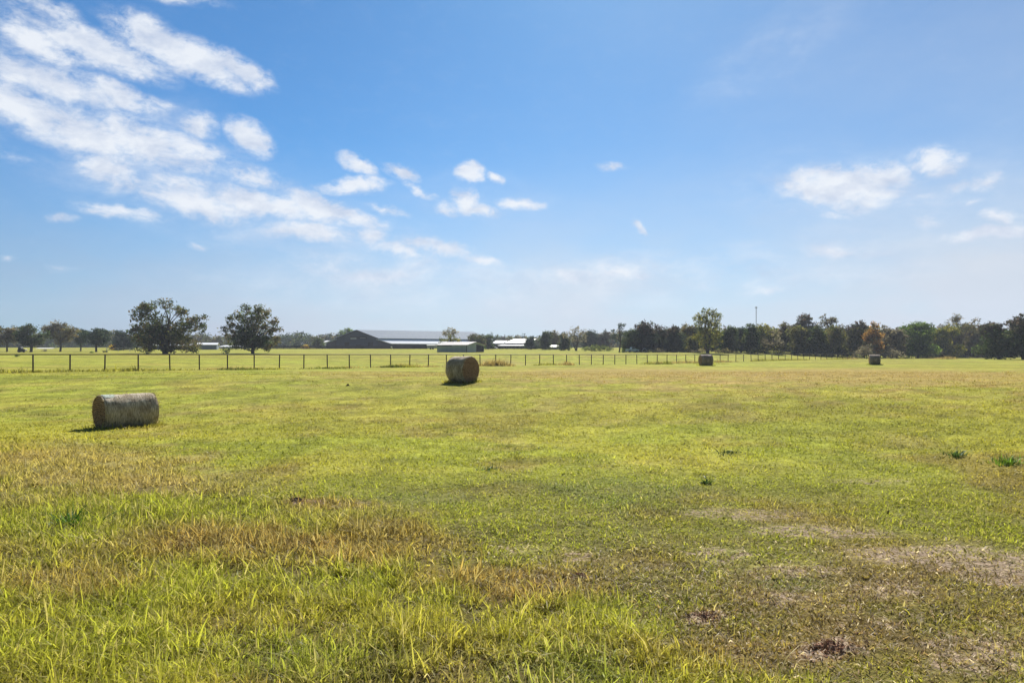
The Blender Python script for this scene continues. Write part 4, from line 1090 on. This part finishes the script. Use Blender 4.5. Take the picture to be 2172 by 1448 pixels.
# the far wood that closes the plain: one mass
r = np.random.default_rng(77); bl = []
prof_u = [-400, 0, 100, 240, 300, 420, 470, 560, 600, 700, 760, 960, 1040, 1080, 1200, 1300, 1400, 2000, 2700]
prof_v = [706, 706, 708, 706, 706, 709, 712, 714, 711, 709, 709, 712, 712, 714, 712, 704, 703, 706, 706]
for u in np.arange(-420, 2700, 8.0):
    Y = 430 + r.uniform(-25, 25); x = (u - UC) / F * Y; z = tz(x, Y)
    vt = np.interp(u, prof_u, prof_v) + r.normal(0, 2.0)
    h = row(vt, Y) - z; wv_ = r.uniform(2.6, 4.4)
    cl = ('olive', 'brown', 'dark', 'blue', 'purple')[int(r.integers(0, 5))]
    bl.append((x, Y, z + h * .70, wv_, wv_, h * .30, cl)); bl.append((x, Y + 4, z + h * .32, wv_ * 1.1, wv_, h * .34, ('blue', 'dark', 'olive')[int(r.integers(0, 3))])); bl.append((x, Y - 6, z + h * .12, wv_ * 1.1, wv_, h * .16, ('olive', 'dark', 'olive')[int(r.integers(0, 3))]))
for (u, vt, w_) in ((612, 705.5, 9), (628, 706, 11), (641, 704.5, 13), (655, 707, 8), (428, 704.5, 10), (440, 707, 9), (1108, 709, 9), (1040, 707, 10), (1300, 700, 10), (1285, 700, 8), (700, 707, 12), (716, 708, 10), (20, 703, 12)):
    Y = 425; x = (u - UC) / F * Y; bl.append((x, Y, row(vt + 3, Y), w_ / F * Y * .5, 1.6, 3.5 / F * Y, 'blue'))
    bl.append((x, Y, row(vt + 9, Y), .5, .5, 2.4, 'blue'))
for b in list(bl): pass
V, Q, C = leaf_cloud(bl, 3.2, .8, CLR['dark'], r)
o = np_mesh('far_woods', V, [Q], M['leaf'], C)
tag(o, 'distant hazy wood that closes the plain behind the barns', 'woods', kind='stuff')

# ------------------------------------------------------------------ air
HAZE = 0.00024
if HAZE > 0:
    m = MB(); m.box(-700, 700, -90, 820, -4, 62)
    mt, nt, N, L = new_mat('haze_mat'); out = N.new('ShaderNodeOutputMaterial')
    pv = N.new('ShaderNodeVolumePrincipled'); pv.inputs['Density'].default_value = HAZE; pv.inputs['Color'].default_value = (.80, .87, 1, 1); pv.inputs['Anisotropy'].default_value = .2
    L.new(pv.outputs[0], out.inputs['Volume'])
    o = m.build('haze', mt); tag(o, 'thin blue air haze over the plain', 'haze', kind='stuff'); o.display_type = 'WIRE'

# ------------------------------------------------------------------ sky
SUN_AZ, SUN_EL = R(8), R(40)      # azimuth measured from straight ahead towards the right
world = bpy.data.worlds.new("World"); S.world = world; world.use_nodes = True
nt = world.node_tree; N, L = nt.nodes, nt.links; N.clear()
out = N.new('ShaderNodeOutputWorld'); bg = N.new('ShaderNodeBackground'); bg.inputs['Strength'].default_value = .06
L.new(bg.outputs[0], out.inputs[0])
sky = N.new('ShaderNodeTexSky'); sky.sky_type = 'NISHITA'; sky.sun_disc = False
sky.sun_elevation = SUN_EL; sky.sun_rotation = SUN_AZ; sky.altitude = 100; sky.air_density = 1.0; sky.dust_density = .25; sky.ozone_density = 2.0
def math_(op, a, b=None, c=None, clamp=False):
    n = N.new('ShaderNodeMath'); n.operation = op; n.use_clamp = clamp
    for i, v in enumerate((a, b, c)):
        if v is None: continue
        if isinstance(v, (int, float)): n.inputs[i].default_value = v
        else: L.new(v, n.inputs[i])
    return n.outputs[0]
tc = N.new('ShaderNodeTexCoord'); sep = N.new('ShaderNodeSeparateXYZ'); L.new(tc.outputs['Generated'], sep.inputs[0])
AZ = math_('ARCTAN2', sep.outputs[0], sep.outputs[1]); EL = math_('ARCSINE', sep.outputs[2])
cmb = N.new('ShaderNodeCombineXYZ'); L.new(AZ, cmb.inputs[0]); L.new(EL, cmb.inputs[1])
D0 = cmb.outputs[0]
def noise(vec, scale, detail, rough=.55, stretch=None, rot=0, loc=(0, 0, 0)):
    mp = N.new('ShaderNodeMapping'); mp.inputs['Location'].default_value = loc; mp.inputs['Rotation'].default_value = (0, 0, rot); mp.inputs['Scale'].default_value = stretch or (1, 1, 1)
    L.new(vec, mp.inputs[0]); n = N.new('ShaderNodeTexNoise'); n.inputs['Scale'].default_value = scale; n.inputs['Detail'].default_value = detail; n.inputs['Roughness'].default_value = rough
    L.new(mp.outputs[0], n.inputs[0]); return n
w1 = noise(D0, 9, 4); w2 = noise(D0, 45, 3)
def vadd(a, b_node, k):
    s = N.new('ShaderNodeVectorMath'); s.operation = 'SUBTRACT'; L.new(b_node.outputs['Color'], s.inputs[0]); s.inputs[1].default_value = (.5, .5, .5)
    m_ = N.new('ShaderNodeVectorMath'); m_.operation = 'MULTIPLY_ADD'; L.new(s.outputs[0], m_.inputs[0]); m_.inputs[1].default_value = (k, k * .6, 0); L.new(a, m_.inputs[2])
    return m_.outputs[0]
D1 = vadd(D0, w1, .05); D2 = vadd(D1, w2, .018)
CL = [(60, 80, 115, 42, 15, .85), (200, 95, 170, 40, 12, 1), (330, 72, 75, 42, 30, .9), (400, 115, 160, 42, 18, 1), (505, 152, 80, 30, 25, 1), (90, 15, 80, 28, 0, .75), (30, 125, 70, 28, 10, .6),
      (100, 172, 170, 38, 8, .9), (250, 195, 100, 28, 15, .85), (335, 215, 55, 14, 10, .5), (50, 232, 120, 50, 20, 1), (170, 272, 150, 48, 18, 1), (300, 302, 150, 44, 15, 1), (405, 318, 80, 28, 10, .9),
      (418, 265, 42, 28, 0, .9), (225, 352, 90, 42, 30, .85), (310, 250, 70, 18, 10, .45), (530, 290, 52, 30, 25, 1.05), (390, 395, 80, 32, 10, .7), (420, 432, 130, 32, 5, .9), (560, 432, 160, 27, 8, .95),
      (685, 440, 78, 28, 20, 1), (755, 466, 65, 20, 15, .8), (540, 370, 90, 25, 10, .6), (470, 340, 120, 20, 15, .5), (660, 495, 92, 20, 2, .9), (790, 505, 36, 24, 40, .7), (835, 532, 66, 16, 15, .7), (930, 528, 85, 20, 8, .78),
      (1022, 557, 46, 12, 10, .7), (260, 450, 90, 17, 5, .75), (130, 458, 46, 11, 3, .5), (415, 523, 28, 8, 10, .4), (755, 348, 42, 17, 28, 1), (750, 393, 72, 19, -5, .85), (850, 362, 42, 14, 10, .85), (887, 398, 38, 12, 28, .65),
      (993, 370, 27, 23, 10, 1.1), (1045, 381, 20, 9, 15, .75), (985, 430, 32, 25, 30, 1), (1020, 446, 42, 13, 5, .95), (945, 442, 26, 15, 10, .7), (1103, 434, 42, 12, 5, .9), (820, 446, 52, 11, 15, .55), (1302, 348, 34, 10, 0, .55),
      (1358, 478, 23, 13, 38, .75), (1790, 397, 125, 46, 6, 1.1), (1872, 366, 75, 27, 16, 1), (1705, 380, 40, 24, 0, .9), (1980, 338, 62, 28, 14, .95), (2040, 390, 36, 13, 0, .55), (2100, 382, 40, 20, -10, .65), (1955, 413, 30, 10, 0, .45),
      (2073, 425, 24, 8, 0, .4), (1768, 460, 34, 11, 8, .55), (1825, 450, 30, 10, 25, .35), (1960, 471, 42, 13, 8, .55), (2128, 462, 52, 16, 12, .75), (2105, 497, 120, 15, -2, .85), (1762, 536, 52, 17, 5, .7), (1850, 541, 50, 13, 0, .38),
      (1910, 590, 70, 11, 0, .4), (1640, 618, 50, 10, 0, .38), (1290, 582, 180, 22, -2, .55), (800, 587, 120, 18, 0, .55), (10, 543, 26, 8, 5, .45), (132, 570, 36, 11, 0, .38), (20, 335, 60, 14, 0, .35),
      (380, -8, 120, 14, 0, .4), (1580, 2400 - 2400 + 250, 10, 6, 0, .0)]
def azel(u, v):
    x, y, z = (u - UC) / F, 1.0, (VH - v) / F
    return math.atan2(x, y), math.atan2(z, math.hypot(x, y))
acc = None
for (u, v, ru, rv, rot, s) in CL:
    if s <= 0: continue
    a, e = azel(u, v); a2, _ = azel(u + 1, v); _, e2 = azel(u, v - 1)
    mp = N.new('ShaderNodeMapping'); mp.vector_type = 'TEXTURE'
    mp.inputs['Location'].default_value = (a, e, 0); mp.inputs['Rotation'].default_value = (0, 0, -R(rot)); mp.inputs['Scale'].default_value = (ru * (a2 - a) * 1.45, rv * (e2 - e) * 1.45, 1)
    L.new(D2, mp.inputs[0])
    gr = N.new('ShaderNodeTexGradient'); gr.gradient_type = 'SPHERICAL'; L.new(mp.outputs[0], gr.inputs[0])
    t = math_('MULTIPLY', gr.outputs['Fac'], s * 1.42)
    acc = t if acc is None else math_('SMOOTH_MAX', acc, t, .12)
f1 = noise(D1, 26, 9, .64, (1, 1.9, 1), R(14)); f2 = noise(D1, 7, 4, .5, (1, 1.7, 1), R(14))
f4 = noise(D1, 95, 5, .62, (1, 1.5, 1), R(14), (2, 7, 0))
fb = math_('ADD', math_('MULTIPLY', math_('SUBTRACT', f4.outputs['Fac'], .5), .75), math_('ADD', math_('MULTIPLY', math_('SUBTRACT', f1.outputs['Fac'], .5), 1.9), math_('MULTIPLY', math_('SUBTRACT', f2.outputs['Fac'], .5), .5)))
dens = math_('ADD', acc, math_('MULTIPLY', fb, math_('MULTIPLY', math_('MINIMUM', acc, .5), 2.0)))
mr = N.new('ShaderNodeMapRange'); mr.interpolation_type = 'SMOOTHSTEP'; mr.inputs[1].default_value = .06; mr.inputs[2].default_value = 1.10; mr.inputs[4].default_value = .96
L.new(dens, mr.inputs[0])
VE = [(260, 300, 520, 190, 18, .42), (620, 480, 480, 110, 12, .40), (1850, 400, 420, 110, 4, .42), (1050, 610, 760, 70, 0, .62), (1750, 560, 460, 80, 0, .5), (1300, 560, 260, 34, -3, .5), (780, 570, 240, 30, 0, .45), (1000, 420, 260, 70, 8, .22), (1640, 110, 240, 90, -20, .28)]
va = None
for (u, v, ru, rv, rot, k_) in VE:
    a, e = azel(u, v); a2, _ = azel(u + 1, v); _, e2 = azel(u, v - 1)
    mp = N.new('ShaderNodeMapping'); mp.vector_type = 'TEXTURE'
    mp.inputs['Location'].default_value = (a, e, 0); mp.inputs['Rotation'].default_value = (0, 0, -R(rot)); mp.inputs['Scale'].default_value = (ru * (a2 - a), rv * (e2 - e), 1)
    L.new(D2, mp.inputs[0])
    gr = N.new('ShaderNodeTexGradient'); gr.gradient_type = 'SPHERICAL'; L.new(mp.outputs[0], gr.inputs[0])
    t = math_('MULTIPLY', math_('SMOOTH_MIN', gr.outputs['Fac'], .55, .3), k_ * 1.2)
    va = t if va is None else math_('ADD', va, t)
f3 = noise(D1, 15, 7, .62, (1, 2.3, 1), R(12), (5, 2, 0))
mv = N.new('ShaderNodeMapRange'); mv.interpolation_type = 'SMOOTHSTEP'; mv.inputs[1].default_value = .36; mv.inputs[2].default_value = .72; L.new(f3.outputs['Fac'], mv.inputs[0])
VW = math_('MULTIPLY', va, math_('MULTIPLY_ADD', mv.outputs[0], .85, .15))
DEN = math_('SUBTRACT', 1.0, math_('MULTIPLY', math_('SUBTRACT', 1.0, mr.outputs[0]), math_('SUBTRACT', 1.0, VW, None, True)))
# thin high veil: faint streaks, thicker towards the right and towards the horizon
v1 = noise(D1, 3.2, 5, .55, (1, 2.6, 1), R(10), (3, 1, 0)); v2 = noise(D0, 1.6, 3, .5, (1, 3, 1), 0, (1.7, 4, 0))
mrv = N.new('ShaderNodeMapRange'); mrv.interpolation_type = 'SMOOTHSTEP'; mrv.inputs[1].default_value = -.45; mrv.inputs[2].default_value = .85; L.new(AZ, mrv.inputs[0])
mrh = N.new('ShaderNodeMapRange'); mrh.interpolation_type = 'SMOOTHSTEP'; mrh.inputs[1].default_value = .30; mrh.inputs[2].default_value = .0; L.new(EL, mrh.inputs[0])
mrb = N.new('ShaderNodeMapRange'); mrb.interpolation_type = 'SMOOTHSTEP'; mrb.inputs[1].default_value = 1.7; mrb.inputs[2].default_value = .9; L.new(AZ, mrb.inputs[0])
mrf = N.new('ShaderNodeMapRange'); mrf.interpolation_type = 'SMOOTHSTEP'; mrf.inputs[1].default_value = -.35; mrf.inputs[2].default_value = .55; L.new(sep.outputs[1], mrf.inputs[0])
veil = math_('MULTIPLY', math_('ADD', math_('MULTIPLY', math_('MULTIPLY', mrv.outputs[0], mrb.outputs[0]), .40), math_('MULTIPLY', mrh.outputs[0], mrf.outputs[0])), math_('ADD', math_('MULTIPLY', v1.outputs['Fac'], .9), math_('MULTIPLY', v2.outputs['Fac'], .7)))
# colours
SKY_GAIN = (.34, .725, 1.02)
gn = N.new('ShaderNodeVectorMath'); gn.operation = 'MULTIPLY'; gn.inputs[1].default_value = SKY_GAIN; L.new(sky.outputs[0], gn.inputs[0])
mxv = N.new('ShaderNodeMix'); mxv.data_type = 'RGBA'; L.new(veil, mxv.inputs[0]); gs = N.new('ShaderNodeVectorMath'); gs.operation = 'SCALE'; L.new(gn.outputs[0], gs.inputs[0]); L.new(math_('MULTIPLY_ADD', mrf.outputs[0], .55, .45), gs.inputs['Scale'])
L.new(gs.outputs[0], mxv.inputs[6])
mrl = N.new('ShaderNodeMapRange'); mrl.interpolation_type = 'SMOOTHSTEP'; mrl.inputs[1].default_value = -.75; mrl.inputs[2].default_value = -.05; L.new(AZ, mrl.inputs[0])
vcol = N.new('ShaderNodeMix'); vcol.data_type = 'RGBA'; L.new(mrl.outputs[0], vcol.inputs[0]); vcol.inputs[6].default_value = (3.3, 4.0, 5.5, 1); vcol.inputs[7].default_value = (6.15, 6.9, 7.95, 1)
L.new(vcol.outputs[2], mxv.inputs[7])
sh_a = noise(D1, 17, 6, .58, (1, 1.9, 1), R(14)); up_ = N.new('ShaderNodeVectorMath'); up_.operation = 'ADD'; up_.inputs[1].default_value = (.006, .020, 0); L.new(D1, up_.inputs[0])
sh_b = noise(up_.outputs[0], 17, 6, .58, (1, 1.9, 1), R(14))
lit = math_('MULTIPLY_ADD', math_('SUBTRACT', sh_a.outputs['Fac'], sh_b.outputs['Fac']), 2.6, .62)
mrs = N.new('ShaderNodeMapRange'); mrs.inputs[1].default_value = .0; mrs.inputs[2].default_value = .9; L.new(lit, mrs.inputs[0])
mxc = N.new('ShaderNodeMix'); mxc.data_type = 'RGBA'; L.new(mrs.outputs[0], mxc.inputs[0]); mxc.inputs[6].default_value = (5.6, 6.4, 8.0, 1); mxc.inputs[7].default_value = (8.5, 8.9, 9.5, 1)
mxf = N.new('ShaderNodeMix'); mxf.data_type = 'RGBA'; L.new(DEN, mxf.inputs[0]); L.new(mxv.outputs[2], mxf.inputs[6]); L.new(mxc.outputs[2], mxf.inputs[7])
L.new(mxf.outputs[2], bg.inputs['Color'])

sl = bpy.data.lights.new('sun', 'SUN'); sl.energy = 5.0; sl.angle = R(.5); sl.color = (1, .95, .86)
so = bpy.data.objects.new('sun', sl); COL.objects.link(so)
d = Vector((math.sin(SUN_AZ) * math.cos(SUN_EL), math.cos(SUN_AZ) * math.cos(SUN_EL), math.sin(SUN_EL)))
so.rotation_euler = d.to_track_quat('Z', 'Y').to_euler(); so.location = (20, 40, 50)

# ------------------------------------------------------------------ camera
cam = bpy.data.cameras.new('camera'); cam.sensor_fit = 'HORIZONTAL'; cam.sensor_width = 36; cam.lens = 36 * F / 2172
cam.shift_y = (VH - 724) / 2172; cam.clip_start = .1; cam.clip_end = 3000
co = bpy.data.objects.new('camera', cam); COL.objects.link(co); co.location = (0, 0, CAM_Z); co.rotation_euler = (R(90), 0, 0)
S.camera = co
S.view_settings.view_transform = 'Standard'; S.view_settings.look = 'None'; S.view_settings.exposure = 0.75; S.view_settings.gamma = 1
S.render.engine = 'CYCLES'
S.cycles.max_bounces = 6; S.cycles.diffuse_bounces = 3; S.cycles.glossy_bounces = 2; S.cycles.transmission_bounces = 3; S.cycles.volume_bounces = 0; S.cycles.transparent_max_bounces = 8
S.cycles.use_denoising = True
